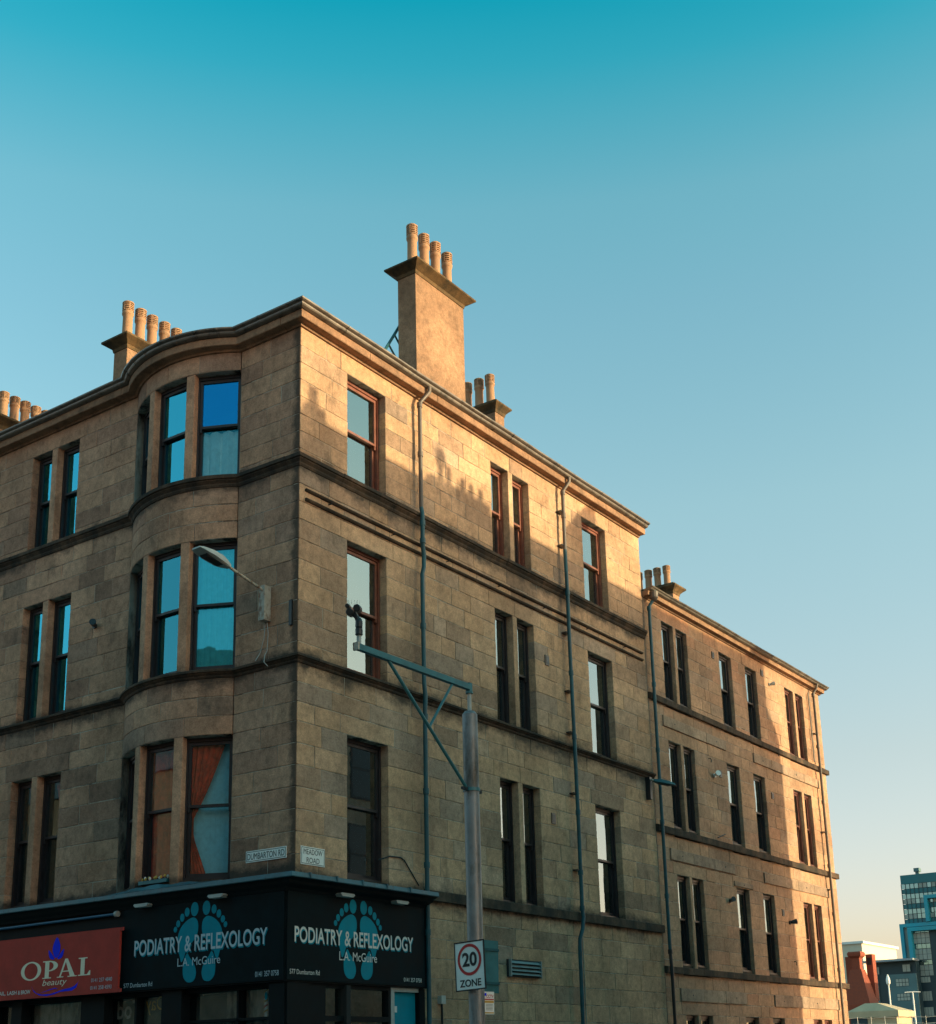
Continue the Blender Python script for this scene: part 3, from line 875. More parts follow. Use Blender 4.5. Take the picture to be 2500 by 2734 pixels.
# folds in the lead
for k in range(5):
    MB().box(TR, -.1 + .62 * k, -.1 + .62 * k + .03, FY + .2, FY + .304, 4.39, 4.468).build('lead_roll', M['lead'], lead)

# the ground floor below the fascia
def shopwall(T, d0, u0, u1, z0, z1, mat='shop_dark', d1=-.25, name='panel'):
    return MB().box(T, u0, u1, d1, d0, z0, z1).build(name, M[mat], shop)
shopwall(TR, .06, -.28, .60, 0, 2.855); shopwall(TR, .06, .60, 2.27, 0, .75, name='stall_riser'); shopwall(TR, .07, 3.02, 3.17, 0, 2.855, name='pilaster')
shopwall(TR, .055, 2.27, 2.36, 0, 2.855, 'lamp_grey', name='door_post')
shopwall(TR, .05, .60, .66, .75, 2.855); shopwall(TR, .05, 2.21, 2.27, .75, 2.855); shopwall(TR, .05, .66, 2.21, 2.80, 2.855); shopwall(TR, .05, .66, 2.21, 2.30, 2.38, name='transom')
sp = MB().box(TR, .66, 2.21, -.03, -.02, 2.38, 2.80).build('pane', M['glass'], shop); MB().box(TR, .66, 2.21, -.03, -.02, .75, 2.30).build('pane', M['glass'], shop)
dr = MB().box(TR, 2.38, 3.0, -.06, -.01, 0, 2.78).build('door', M['ink_teal'], shop)
MB().box(TR, 2.42, 2.48, -.012, .012, 2.46, 2.56).build('door_sticker', M['ink_white'], dr)
shopwall(TR, .05, 2.36, 3.02, 2.79, 2.855, 'lamp_grey', name='door_head')
# main street
for (u0, u1) in ((-.09, .11), (2.15, 2.60), (3.97, 4.55), (6.12, 6.40), (7.0, 7.4)): shopwall(TL, .25, u0, u1, 0, 2.855, name='pilaster', d1=-.2)
for (u0, u1) in ((.11, 2.15), (2.60, 3.97), (4.55, 6.12), (6.40, 7.0)):
    shopwall(TL, .16, u0, u1, 0, .6, name='stall_riser', d1=-.2)
    shopwall(TL, .18, u0, u1, 2.79, 2.855, name='window_head', d1=-.2)
    MB().box(TL, u0, u1, .05, .06, .6, 2.79).build('pane', M['glass_clear'] if u0 < 6 else M['glass'], shop)
shopwall(TL, .17, 3.27, 3.32, .6, 2.79, name='glazing_bar', d1=.0)
shopwall(TL, .17, .98, 1.02, .6, 2.79, name='glazing_bar', d1=.0)
shopwall(TL, .17, .11, 2.15, 2.33, 2.37, name='transom', d1=.0)
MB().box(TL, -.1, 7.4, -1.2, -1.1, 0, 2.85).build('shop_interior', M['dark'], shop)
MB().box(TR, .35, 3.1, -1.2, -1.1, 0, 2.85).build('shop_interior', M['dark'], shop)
MB().box(TL, 2.62, 3.95, -.06, -.05, 1.2, 2.75).build('window_display', plain('olive_display', (.10, .11, .075), .7, var=.35, scale=3), shop)
MB().box(TL, 4.62, 6.05, -.06, -.05, 1.2, 2.75).build('window_display', plain('green_display', (.16, .16, .10), .7, var=.45, scale=3), shop)
MB().box(TL, 1.05, 2.12, -.06, -.05, 1.2, 2.75).build('window_display', plain('grey_display', (.10, .105, .09), .7, var=.45, scale=2), shop)
# blue strip light rail above the red sign
MB().tube([(-FX - .05, 3.64, 4.15), (-FX - .05, 7.4, 4.13)], .022, 8).build('trunking', plain('blue_trunking', (.02, .10, .20), .4), shop)
MB().tube([(-FX - .05, 3.60, 4.15), (-FX - .05, 3.66, 4.15)], .05, 10).build('trunking_end', M['lamp_grey'], shop)

# ------------------------------------------------------------------ lettering tools
def text_geo(body, bold=0.0, shear=0.0):
    cu = bpy.data.curves.new('lettering', 'FONT')
    cu.body = body; cu.size = 1; cu.offset = bold; cu.extrude = 0; cu.shear = shear; cu.resolution_u = 4
    cu.fill_mode = 'FRONT'
    o = bpy.data.objects.new('lettering_tmp', cu)
    COL.objects.link(o)
    dg = bpy.context.evaluated_depsgraph_get()
    me = o.evaluated_get(dg).to_mesh()
    vs_ = [tuple(p.co) for p in me.vertices]; fs_ = [tuple(p.vertices) for p in me.polygons]
    o.evaluated_get(dg).to_mesh_clear()
    bpy.data.objects.remove(o); bpy.data.curves.remove(cu)
    x0 = min(p[0] for p in vs_); x1 = max(p[0] for p in vs_); y0 = min(p[1] for p in vs_); y1 = max(p[1] for p in vs_)
    return [((p[0] - x0) / (x1 - x0), (p[1] - y0) / (y1 - y0)) for p in vs_], fs_
def letter(parent, F, body, ul, ur, z0, z1, d, mat, bold=0.0, shear=0.0, name='lettering', mirror=False):
    v, f = text_geo(body, bold, shear)
    if mirror: v = [(1 - a, b) for a, b in v]
    mb = MB(); mb.add([F(ul + (ur - ul) * a, d, z0 + (z1 - z0) * b) for a, b in v], f)
    return mb.build(name, M[mat], parent, fixn=False)
def shape(parent, F, pts, d, mat, name):
    """flat printed outline given as (u, z) points"""
    mb = MB(); mb.add([F(u, d, z) for u, z in pts], [tuple(range(len(pts)))])
    return mb.build(name, M[mat], parent, fixn=False)
def ell(cx, cz, rx, rz, n=20, rot=0.0):
    return [(cx + rx * math.cos(t) * math.cos(rot) - rz * math.sin(t) * math.sin(rot), cz + rx * math.cos(t) * math.sin(rot) + rz * math.sin(t) * math.cos(rot)) for t in (2 * math.pi * k / n for k in range(n))]
def smooth(pts, k=5):
    n = len(pts); out = []
    for i in range(n):
        p0, p1, p2, p3 = pts[i - 1], pts[i], pts[(i + 1) % n], pts[(i + 2) % n]
        for j in range(k):
            t = j / k
            out.append(tuple(.5 * (2 * p1[c] + (p2[c] - p0[c]) * t + (2 * p0[c] - 5 * p1[c] + 4 * p2[c] - p3[c]) * t * t + (3 * p1[c] - p0[c] - 3 * p2[c] + p3[c]) * t ** 3) for c in (0, 1)))
    return out
SOLE = smooth([(.04, 3.78), (.06, 3.89), (.13, 3.945), (.21, 3.945), (.32, 3.90), (.42, 3.82), (.48, 3.72), (.495, 3.6), (.47, 3.46), (.43, 3.34), (.40, 3.27), (.355, 3.31), (.31, 3.41), (.24, 3.50), (.15, 3.58), (.07, 3.66)])
HEEL = smooth([(.275, 3.40), (.345, 3.28), (.36, 3.15), (.34, 3.03), (.27, 2.96), (.19, 2.945), (.11, 2.97), (.065, 3.05), (.07, 3.14), (.12, 3.24), (.21, 3.33)])
TOES = [(.132, 4.08, .085, .112), (.300, 4.046, .055, .072), (.408, 3.967, .050, .064), (.496, 3.877, .046, .056), (.556, 3.79, .040, .046)]
def podiatry(sign, F, uc, sgn, d, ink):
    def G(u, dd, z): return F(uc + sgn * u, dd, z)
    for s_ in (-1, 1):
        shape(sign, G, [(s_ * u, z) for u, z in SOLE], d, 'ink_teal', 'footprint_sole')
        shape(sign, G, [(s_ * u, z) for u, z in HEEL], d, 'ink_teal', 'footprint_heel')
        for cx, cz, rx, rz in TOES: shape(sign, G, ell(s_ * cx, cz, rx, rz), d, 'ink_teal', 'footprint_toe')

# side street sign
s1 = thing('shop_sign', 'dark podiatry fascia sign with teal footprints on the side street', 'sign', (1.4, -FY, 2.86), 'shop fascia signs')
MB().box(TR, -.315 + .02, 3.11, FY + .001, FY + .022, 2.885, 4.20).build('panel', M['sign_dark'], s1)
dz = FY + .025
podiatry(s1, TR, 1.36, 1, dz, None)
letter(s1, TR, 'PODIATRY & REFLEXOLOGY', -.125, 2.80, 3.425, 3.665, dz + .001, 'ink_teal', .013, name='lettering_shadow')
letter(s1, TR, 'PODIATRY & REFLEXOLOGY', -.14, 2.785, 3.445, 3.685, dz + .004, 'ink_white', .013)
letter(s1, TR, 'L.A. McGuire', .892, 1.821, 3.222, 3.36, dz + .004, 'ink_white')
letter(s1, TR, '577 Dumbarton Rd', -.24, .43, 2.972, 3.042, dz + .004, 'ink_white')
letter(s1, TR, '0141 357 0758', 2.523, 3.008, 2.951, 3.017, dz + .004, 'ink_white')
# main street sign
s2 = thing('shop_sign', 'dark podiatry fascia sign with teal footprints beside the red beauty sign', 'sign', (-FX, 1.7, 2.86), 'shop fascia signs')
MB().box(TL, -.085, 3.50, FX + .001, FX + .022, 2.885, 4.20).build('panel', M['sign_dark'], s2)
dz = FX + .025
podiatry(s2, TL, 1.69, -1, dz, None)
letter(s2, TL, 'PODIATRY & REFLEXOLOGY', 3.175, .23, 3.405, 3.66, dz + .001, 'ink_teal', .013, name='lettering_shadow')
letter(s2, TL, 'PODIATRY & REFLEXOLOGY', 3.19, .244, 3.427, 3.68, dz + .004, 'ink_pale', .013)
letter(s2, TL, 'L.A. McGuire', 2.17, 1.225, 3.203, 3.33, dz + .004, 'ink_pale')
letter(s2, TL, '577 Dumbarton Rd', 3.41, 2.737, 2.934, 3.005, dz + .004, 'ink_pale')
letter(s2, TL, '0141 357 0758', .48, .0, 2.95, 3.03, dz + .004, 'ink_pale')
# red beauty sign
s3 = thing('shop_sign', 'red box fascia sign reading OPAL beauty with a blue lotus', 'sign', (-FX, 5.2, 2.86), 'shop fascia signs')
OX = .42
MB().box(TL, 3.46, 7.35, OX - .04, OX, 2.872, 3.915).build('panel', M['sign_red'], s3)
MB().box(TL, 3.50, 7.35, FX + .001, OX - .04, 2.90, 3.89).build('light_box', M['shop_dark'], s3)
for z0, z1 in ((2.872, 2.93), (3.86, 3.915)): MB().box(TL, 3.385, 3.459, OX - .02, OX - .003, z0, z1).build('corner_tab', M['sign_red'], s3)
dz = OX + .004
# letters O P A L with serifs, u given from the left end of the word
OL, OR, OZ0, OZ1 = 5.973, 4.148, 3.185, 3.48
def opal_shape(pts, name='lettering'):
    return shape(s3, TL, [(OL + (OR - OL) * a, OZ0 + (OZ1 - OZ0) * b) for a, b in pts], dz, 'ink_cream', name)
def ring(cx, cz, rx, rz, ix, iz, n=36):
    mb = MB()
    o_ = ell(cx, cz, rx, rz, n); i_ = ell(cx, cz, ix, iz, n, .0)
    mb.add([TL(OL + (OR - OL) * a, dz, OZ0 + (OZ1 - OZ0) * b) for a, b in o_ + i_], [(k, (k + 1) % n, n + (k + 1) % n, n + k) for k in range(n)])
    return mb.build('lettering', M['ink_cream'], s3, fixn=False)
ring(.150, .50, .150, .54, .098, .46)
sh = lambda x: x
def bar(mb, x0, x1, z0, z1): mb.add([TL(OL + (OR - OL) * a, dz, OZ0 + (OZ1 - OZ0) * b) for a, b in ((x0, z0), (x1, z0), (x1, z1), (x0, z1))], [(0, 1, 2, 3)])
def poly(mb, pts): mb.add([TL(OL + (OR - OL) * a, dz, OZ0 + (OZ1 - OZ0) * b) for a, b in pts], [tuple(range(len(pts)))])
n = 14
PS = [(.322, 0), (.448, 0), (.448, .06), (.415, .06), (.415, .40), (.415, .465), (.415, .935), (.415, 1), (.322, 1), (.322, .94), (.355, .94), (.355, .06), (.322, .06)]
o_ = [(.415 + .125 * math.sin(math.pi * k / n), .70 + .30 * math.cos(math.pi * k / n)) for k in range(1, n)]
i_ = [(.415 + .062 * math.sin(math.pi * k / n), .70 + .235 * math.cos(math.pi * k / n)) for k in range(1, n)]
oi = [7] + [13 + k for k in range(n - 1)] + [4]
ii = [6] + [13 + n - 1 + k for k in range(n - 1)] + [5]
mb = MB(); mb.add([TL(OL + (OR - OL) * a, dz, OZ0 + (OZ1 - OZ0) * b) for a, b in PS + o_ + i_], [tuple(range(13))] + [(oi[k], oi[k + 1], ii[k + 1], ii[k]) for k in range(n)])
mb.build('lettering', M['ink_cream'], s3, fixn=False)
mb = MB()
AP_ = [(.565, .05), (.585, .05), (.609, .30), (.615, .36), (.652, .86), (.690, .36), (.697, .30), (.715, .05), (.785, .05), (.677, 1.04), (.640, 1.04), (.584, .30), (.5885, .36), (.751, .36), (.7577, .30),
       (.532, 0), (.625, 0), (.625, .05), (.532, .05), (.685, 0), (.815, 0), (.815, .05), (.685, .05)]
mb.add([TL(OL + (OR - OL) * a, dz, OZ0 + (OZ1 - OZ0) * b) for a, b in AP_], [(0, 1, 2, 11), (11, 2, 3, 12), (12, 3, 4, 10), (10, 4, 9), (4, 5, 13, 9), (5, 6, 14, 13), (6, 7, 8, 14), (2, 6, 5, 3), (15, 16, 17, 1, 0, 18), (19, 20, 21, 8, 7, 22)])
mb.build('lettering', M['ink_cream'], s3, fixn=False)
opal_shape([(.83, 0), (1, 0), (1, .26), (.985, .26), (.955, .06), (.918, .06), (.918, .94), (.952, .94), (.952, 1), (.83, 1), (.83, .94), (.862, .94), (.862, .06), (.83, .06)])
letter(s3, TL, 'beauty', 5.375, 4.733, 3.035, 3.168, dz, 'ink_cream', 0, .25)
letter(s3, TL, 'NAIL,', 6.62, 6.365, 2.948, 3.026, dz, 'ink_white', .015)
letter(s3, TL, 'LASH', 6.315, 6.06, 2.957, 3.024, dz, 'ink_white', .015)
letter(s3, TL, '& BROW', 6.02, 5.687, 2.953, 3.022, dz, 'ink_white', .015)
letter(s3, TL, '0141 237 4840', 4.115, 3.602, 3.062, 3.124, dz, 'ink_pale')
letter(s3, TL, '0141 258 4593', 4.128, 3.606, 2.94, 3.0, dz, 'ink_pale')
pet = smooth([(0, 3.865), (-.06, 3.80), (-.10, 3.70), (-.08, 3.59), (0, 3.515), (.08, 3.59), (.10, 3.70), (.06, 3.80)])
shape(s3, TL, [(5.05 - u, z) for u, z in pet], dz, 'ink_blue', 'lotus_petal')
for s_ in (-1, 1):
    side = smooth([(.20, 3.66), (.12, 3.60), (.035, 3.505), (.13, 3.505), (.185, 3.56)])
    shape(s3, TL, [(5.05 - s_ * u, z) for u, z in side], dz + .002, 'ink_blue', 'lotus_petal')
sw = [(-.635, 3.105), (-.57, 3.02), (-.47, 2.955), (-.32, 2.925), (-.10, 2.925), (.08, 2.955), (.22, 2.985), (.40, 3.0), (.52, 3.03), (.60, 3.08), (.62, 3.12), (.57, 3.0), (.46, 2.952), (.28, 2.95), (.15, 2.945), (0, 2.912), (-.2, 2.895), (-.40, 2.915), (-.54, 2.975)]
shape(s3, TL, [(5.05 - u, z) for u, z in sw], dz, 'ink_blue', 'swoosh')
sw2 = [(-.38, 2.945), (-.2, 2.975), (0.0, 3.005), (.10, 3.0), (.02, 3.022), (-.1, 3.005), (-.25, 2.975)]
shape(s3, TL, [(5.05 - u, z) for u, z in sw2], dz + .002, 'ink_blue', 'swoosh')
# reflection of a sign opposite, built as mirrored words behind the shop glass
letter(shop, TL, 'Tod', 3.93, 3.36, 2.46, 2.76, .0, 'rust', .02, name='reflected_lettering', mirror=True)
letter(shop, TL, '- Day', 3.24, 2.64, 2.50, 2.80, .0, 'ink_gold', .0, name='reflected_lettering', mirror=True)
# reflection of a barber pole, built as an object behind the corner window
bp_ = thing('reflected_barber_pole', 'reflection of a red white and gold barber pole, built as an object behind the corner window', 'barber pole', (.03, .58, 2.33))
mb = MB().tube([(.03, .58, 2.37), (.03, .58, 2.79)], .035, 12); mb.build('pole', M['plate_white'], bp_, smooth=True)
for k in range(5):
    z = 2.40 + k * .075
    pts = [(.03 + .037 * math.cos(t), .58 + .037 * math.sin(t), z + .06 * t / math.pi) for t in [2 * math.pi * i / 14 for i in range(15)]]
    MB().tube(pts, .012, 5).build('stripe', M['ink_red'] if k % 2 else M['ink_gold'], bp_)
# footprints transfer on the corner window
for (yy, zz, s_) in ((.40, 2.62, .10), (.33, 2.47, .08), (.50, 2.68, .06)):
    shape(shop, TL, ell(yy, zz, s_ * .5, s_, 14), .075, 'ink_teal', 'window_transfer')

# flower trough on the ledge of the bow window
ft = thing('flower_trough', 'small teal trough of gold flowers on the lowest bow window ledge', 'planter', TB(-.05, -.03, 4.56))
MB().box(lambda u, d, z: TB(u, d, z), -.36, .30, -.10, .0, 4.562, 4.62).build('trough', M['teal_metal'], ft)
for k in range(11):
    c = Vector(TB(-.34 + .061 * k, -.05 + random.uniform(-.03, .03), 4.64 + random.uniform(0, .03)))
    MB().lathe(c, [(.004, -.03), (.022, 0), (.016, .02), (.004, .03)], 6).build('flower', M['ink_gold'] if k % 3 else M['ink_white'], ft)

# street name plates
def plate(F, ul, ur, z0, z1, lines, label, loc):
    t = thing('street_sign', label, 'street sign', loc, 'street name plates')
    u0, u1 = min(ul, ur), max(ul, ur)
    MB().box(F, u0, u1, .004, .018, z0, z1).build('plate', M['plate_white'], t)
    for a, b, c, d in ((u0 + .012, u1 - .012, z1 - .022, z1 - .014), (u0 + .012, u1 - .012, z0 + .014, z0 + .022), (u0 + .012, u0 + .02, z0 + .0221, z1 - .0221), (u1 - .02, u1 - .012, z0 + .0221, z1 - .0221)):
        MB().box(F, a, b, .0175, .020, c, d).build('border', M['ink_black'], t)
    for body, a, b, c, d in lines: letter(t, F, body, a, b, c, d, .021, 'ink_black', .0)
plate(TL, 1.036, .176, 4.761, 4.943, [('DUMBARTON RD', 1.0, .212, 4.80, 4.90)], 'white plate reading DUMBARTON RD on the main street wall', (0, .6, 4.76))
plate(TR, .106, .664, 4.658, 4.942, [('MEADOW', .165, .605, 4.82, 4.905), ('ROAD', .235, .535, 4.69, 4.775)], 'white plate reading MEADOW ROAD on the side street wall', (.38, 0, 4.66))

# sign spotlights under the shop cornice
def spot(F, u, d, z, label, sgn):
    t = thing('sign_light', label, 'light', F(u, d, z), 'sign lights under the shop cornice')
    mb = MB(); mb.loft([[F(u + a * w, d + b, z + c) for a, b in ((-.5, -.03), (.5, -.03), (.5, .10), (-.5, .10))] for c, w in ((-.035, .26), (0, .34), (.02, .30))])
    mb.build('lamp_body', M['lamp_grey'], t)
    MB().box(F, u - .02, u + .02, -.05, .02, z + .0, z + .03).build('bracket', M['black_plastic'], t)
    mb = MB().box(F, u - .02, u + .02, .0 if F is TR else .2, d, z + .012, z + .03); mb.build('arm', M['black_plastic'], t)
spot(TR, .95, FY + .06, 4.235, 'pale sign light above the words of the side street sign', 1)
spot(TR, 2.35, FY + .06, 4.235, 'pale sign light near the downpipe end of the side street sign', 1)
spot(TL, 1.25, FX + .05, 4.235, 'pale sign light above the main street sign nearest the corner', 1)
spot(TL, 2.95, FX + .05, 4.235, 'pale sign light above the main street sign nearest the red sign', 1)

# ------------------------------------------------------------------ wall lamps, flood lights, cables
def wall_lamp(F, u, z, tip, label, shell='lamp_grey', case='rust', hs=1.0):
    t = thing('wall_lamp', label, 'street lamp', F(u, 0, z - .3), 'street lamps fixed to the walls')
    MB().box(F, u - .065 * hs, u + .065 * hs, .005, .16 * hs, z - .33 * hs, z + .27).build('gear_box', M[case], t)
    a = Vector(F(u, .16, z + .20)); b = Vector(tip)
    MB().tube([Vector(F(u, .05, z + .20)), a, a.lerp(b, .5), b], .024, 8).build('arm', M['rust'], t)
    ax = (b - a); ax.z *= .6; ax.normalize()
    side = ax.cross(Vector((0, 0, 1))).normalized(); upv = side.cross(ax)
    rings = []
    for s_, w, h0, h1 in ((-.06, .05, -.03, .035), (.05, .09, -.05, .06), (.16, .125, -.06, .075), (.38, .145, -.045, .07), (.58, .125, -.025, .045), (.66, .10, -.008, .02)):
        s_, w, h0, h1 = s_ * hs, w * hs, h0 * hs, h1 * hs
        c = b + ax * s_
        rings.append([c - side * w + upv * (h0 * .6), c - side * w * .8 + upv * h0, c + side * w * .8 + upv * h0, c + side * w + upv * (h0 * .6), c + side * w * .75 + upv * h1, c - side * w * .75 + upv * h1])
    MB().loft(rings).build('lamp_head', M[shell], t, smooth=True)
    c = b + ax * .30 * hs
    l_ = MB(); l_.loft([[c + ax * sa * L + side * sb * w + upv * h for sa, sb in ((-1, -1), (1, -1), (1, 1), (-1, 1))] for L, w, h in ((.20 * hs, .085 * hs, -.035 * hs), (.17 * hs, .07 * hs, -.066 * hs))])
    l_.build('lamp_bowl', M['black_plastic'], t)
    return t
wl = wall_lamp(TL, .66, 9.03, (-.95, .68, 9.42), 'street lamp on a rusty gear box beside the bow window')
MB().tube([(-.03, .66, 8.72), (-.02, .63, 8.5), (-.02, .65, 8.2), (-.06, .66, 8.12), (-.12, .62, 7.98), (-.10, .55, 7.9)], .008, 6).build('cable', M['grey_plastic'], wl)
MB().tube([(-.02, .70, 8.7), (-.02, .72, 8.45), (-.02, .80, 8.2), (-.1, .83, 8.05)], .008, 6).build('cable', M['grey_plastic'], wl)
wall_lamp(TR, 11.85, 7.62, (11.90, -.20, 7.80), 'dark street lamp on the side wall where the two tenements meet', 'pipe', 'black_plastic', hs=.75)
MB().box(TL, .11, .17, .0, .035, 8.54, 8.97).build('iron_bracket', M['black_plastic'], front_wall)

def flood(F, u, z, label, mat, sgn=1, s_=1.0):
    t = thing('flood_light', label, 'flood light', F(u, 0, z), 'small flood lights on the walls')
    MB().tube([F(u, 0, z), F(u, .035, z)], .05 * s_, 10).build('base', M[mat], t)
    a = Vector(F(u, .03, z)); b = Vector(F(u + sgn * .10 * s_, .15 * s_, z + .03))
    mb = MB().tube([a, a.lerp(b, .3), b], [.025 * s_, .045 * s_, .065 * s_], 12); mb.build('head', M[mat], t)
flood(TL, 5.0, 9.55, 'small black flood light between the bow and the left windows', 'black_plastic', -1, 1.0)
flood(TR, 15.62, 8.55, 'pale flood light beside the second-floor middle windows', 'plate_white', -1, 1.1)
flood(TR, 16.0, 5.41, 'black flood light below and left of a middle window lintel', 'black_plastic', -1, 1.0)
flood(TR, 19.80, 5.14, 'black flood light near the sunlit edge, lowest on the far tenement', 'black_plastic', 1, 1.1)
flood(TR, 19.78, 11.87, 'grey flood light below the cornice of the far tenement', 'grey_plastic', 1, .9)

# ------------------------------------------------------------------ the far tenement
far = thing('far_tenement', 'lower sandstone tenement adjoining the corner block with evenly spaced dark windows', 'building', (12.21, 0, 0))
X0, X1 = 12.215, 23.72
W2 = 12.40
f2 = [(10.08, 12.05), (6.92, 9.02), (3.70, 5.79), (.5, 2.59)]
cols2 = [(13.15, 13.77), (13.93, 14.54), (16.46, 17.23), (18.14, 18.90), (20.95, 21.58), (21.75, 22.33)]
open2 = [(a, b, z0 - .25, z1) for a, b in cols2 for z0, z1 in f2] + [(a, b, z0 - .25, z1) for a, b in ((13.77, 13.93), (21.58, 21.75)) for z0, z1 in f2]
lint2 = [(a - .2, b + .2, z1) for a, b in ((13.15, 14.54), (16.46, 17.23), (18.14, 18.90), (20.95, 22.33)) for _, z1 in f2]
# dressed stone bands
bands = [(12.88, 16.42, 9.33, 9.60), (18.2, 23.0, 9.33, 9.60), (12.83, 16.40, 6.10, 6.38), (18.26, 23.0, 6.07, 6.35), (16.31, 17.46, 5.81, 5.95), (12.9, 16.5, 2.88, 3.18), (18.3, 23.0, 2.87, 3.17)]
lev2 = join_levels(lv(0, 2.59, 8), [2.59, 2.87, 3.17, 3.47], lv(3.47, 5.79, 7), [5.79, 6.08, 6.37, 6.68], lv(6.68, 9.02, 7), [9.02, 9.33, 9.60, 9.85], lv(9.85, 12.05, 7), [12.05, W2])
fmb = MB()
b2r, s2r = courses(TR, X0, X1, lev2, open2, lint2, avg=.72)
backing(TR, s2r, fmb)
fwall = fmb.build('front_wall', M['mortar'], far)
make_stones([(fwall, TR, b2r, False)], 300, M['stone2'])
for a, b, z0, z1 in bands:
    n = max(1, int((b - a) / 1.15))
    for k in range(n):
        mb = MB(); block(mb, lambda u, d, z: TR(u, d + .034, z), a + (b - a) * k / n, a + (b - a) * (k + 1) / n, z0, z1, .06, tone=random.random()); mb.build('stone_band', M['dressed'], fwall)
        u = a + (b - a) * (k + .5) / n
        if k % 2 == 0: MB().tube([TR(u, .02, (z0 + z1) / 2), TR(u, .042, (z0 + z1) / 2)], .02, 8).build('anchor_plate', M['black_plastic'], fwall)
for (a, b) in ((13.77, 13.93), (21.58, 21.75)):
    for z0, z1 in f2:
        mb = MB(); block(mb, TR, a, b, z0 - .06, z1 + .004, .27, tone=.55); mb.build('mullion', M['stone2'], fwall)
for zt, zb in ((10.02, 9.87), (6.86, 6.70), (3.64, 3.49)):
    for pc in cut_path([(X1 + .12, 0), (X0, 0)], 1.1, 1.8): MB().sweep(pc, [(-.08, zb), (.07, zb), (.075, zb + .02), (.075, zt - .01), (.06, zt), (-.16, zt + .04)]).build('sill_course', M['trim'], far)
for a, b in ((13.15, 14.54), (16.46, 17.23), (18.14, 18.90), (20.95, 22.33)):
    for z0, _ in f2: MB().box(TR, a + .01, b - .01, -.33, -.05, z0 - .10, z0 + .002).build('window_sill', M['trim'], fwall)
MB().sweep([(X1 + .1, 0), (X0, 0)], [(-.1, W2), (.03, W2), (.05, W2 + .03), (.16, W2 + .035), (.17, W2 + .14), (-.1, W2 + .15)]).build('cornice', M['cornice'], far)
fg = wobble(MB().sweep(densify([(X1 + .18, 0), (X0, 0)]), [(.05, W2 + .145), (.20, W2 + .145), (.25, W2 + .16), (.27, W2 + .19), (.30, W2 + .20), (.315, W2 + .225), (.30, W2 + .225), (.05, W2 + .19)]), .006).build('gutter', M['gutter'], far)
for xx in (14.0, 16.0, 18.0, 20.0, 22.0): MB().sweep([(xx + .03, 0), (xx - .03, 0)], [(.05, W2 + .14), (.205, W2 + .14), (.256, W2 + .156), (.276, W2 + .186), (.306, W2 + .196), (.322, W2 + .222), (.05, W2 + .186)]).build('gutter_joint', M['gutter'], fg)
for i, (a, b) in enumerate(cols2):
    for k, (z0, z1) in enumerate(f2):
        dress = None
        if (i, k) in ((2, 0), (2, 2), (3, 1), (0, 1)): dress = d_blind(.3, 'grey_cloth')
        if (i, k) in ((1, 1), (2, 1)): dress = d_white(False, .4)
        window(fwall, TR, a, b, z0, z1, 'frame_red' if i >= 4 else 'frame_dark', 'glass', dress, df=.10)
MB().add([(X0, .05, W2 + .17), (X1 + .05, .05, W2 + .17), (X1 + .05, 5, W2 + 2.2), (X0, 5, W2 + 2.2), (X1 + .05, 10, W2 + .17), (X0, 10, W2 + .17)], [(0, 1, 2, 3), (3, 2, 4, 5)]).build('roof', M['slate'], far, fixn=False)
e_mb = MB(); e_mb.prism(lambda u, d, z: (d, u, z), [(.31, 0), (10, 0), (10, W2 + .1), (5, W2 + 2.15), (.31, W2 + .17)], X1 - .3, X1 - .002)
e_mb.build('gable_wall', M['stone2'], far)
MB().xbox(X0, X1 - .31, 9.7, 10, 0, W2 + .1).build('rear_wall', M['harl'], far)
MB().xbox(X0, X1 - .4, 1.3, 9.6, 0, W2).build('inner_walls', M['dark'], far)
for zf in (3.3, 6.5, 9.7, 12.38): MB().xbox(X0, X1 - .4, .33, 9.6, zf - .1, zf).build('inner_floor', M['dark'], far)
chimney(far, 18.85, 19.25, 2.35, 5.2, 12.5, 14.95, [(19.05, 2.6 + .31 * k, .68) for k in range(5)], cap=.17, caph=.27)
# its downpipes
def fpipe(pts, mat, colr, brk=()):
    p_ = MB().tube(pts, .04, 12).build('downpipe', M[mat], far, smooth=True)
    for z, x, d in colr: MB().tube([(x, -d, z - .05), (x, -d, z + .05)], .053, 12).build('pipe_collar', M[mat], p_)
    for z, x, d in brk: MB().box(TR, x - .1, x + .1, 0, d, z - .012, z + .012).build('pipe_bracket', M['black_plastic'], p_)
    return p_
hp = fpipe([(12.42, -.25, W2 + .16), (12.42, -.24, 12.42), (12.36, -.16, 12.25), (12.30, -.13, 12.16), (12.29, -.13, 12.0), (12.28, -.13, 3.9)], 'pipe', [(12.1, 12.29, .13), (10.2, 12.288, .13), (8.6, 12.285, .13), (6.9, 12.283, .13), (5.2, 12.281, .13)])
MB().lathe((12.40, -.22, 12.30), [(.05, 0), (.10, .08), (.11, .22), (.08, .24)], 12).build('hopper_head', M['pipe_brown'], hp)
fpipe([(12.28, -.13, 3.9), (12.27, -.15, 3.6), (12.27, -.14, .1)], 'black_plastic', [(3.95, 12.28, .13)])
fpipe([(23.0, -.25, W2 + .16), (23.0, -.22, 12.42), (22.95, -.13, 12.28), (22.92, -.13, .1)], 'pipe_brown', [(12.2, 22.92, .13), (10.6, 22.92, .13), (8.9, 22.92, .13), (7.0, 22.92, .13), (5.6, 22.92, .13), (4.0, 22.92, .13)], [(11, 22.92, .13), (8, 22.92, .13), (6.3, 22.92, .13)])
MB().tube([(22.72, -.05, 12.25), (22.72, -.05, 10.1)], .02, 8).build('thin_pipe', M['pipe_brown'], far)
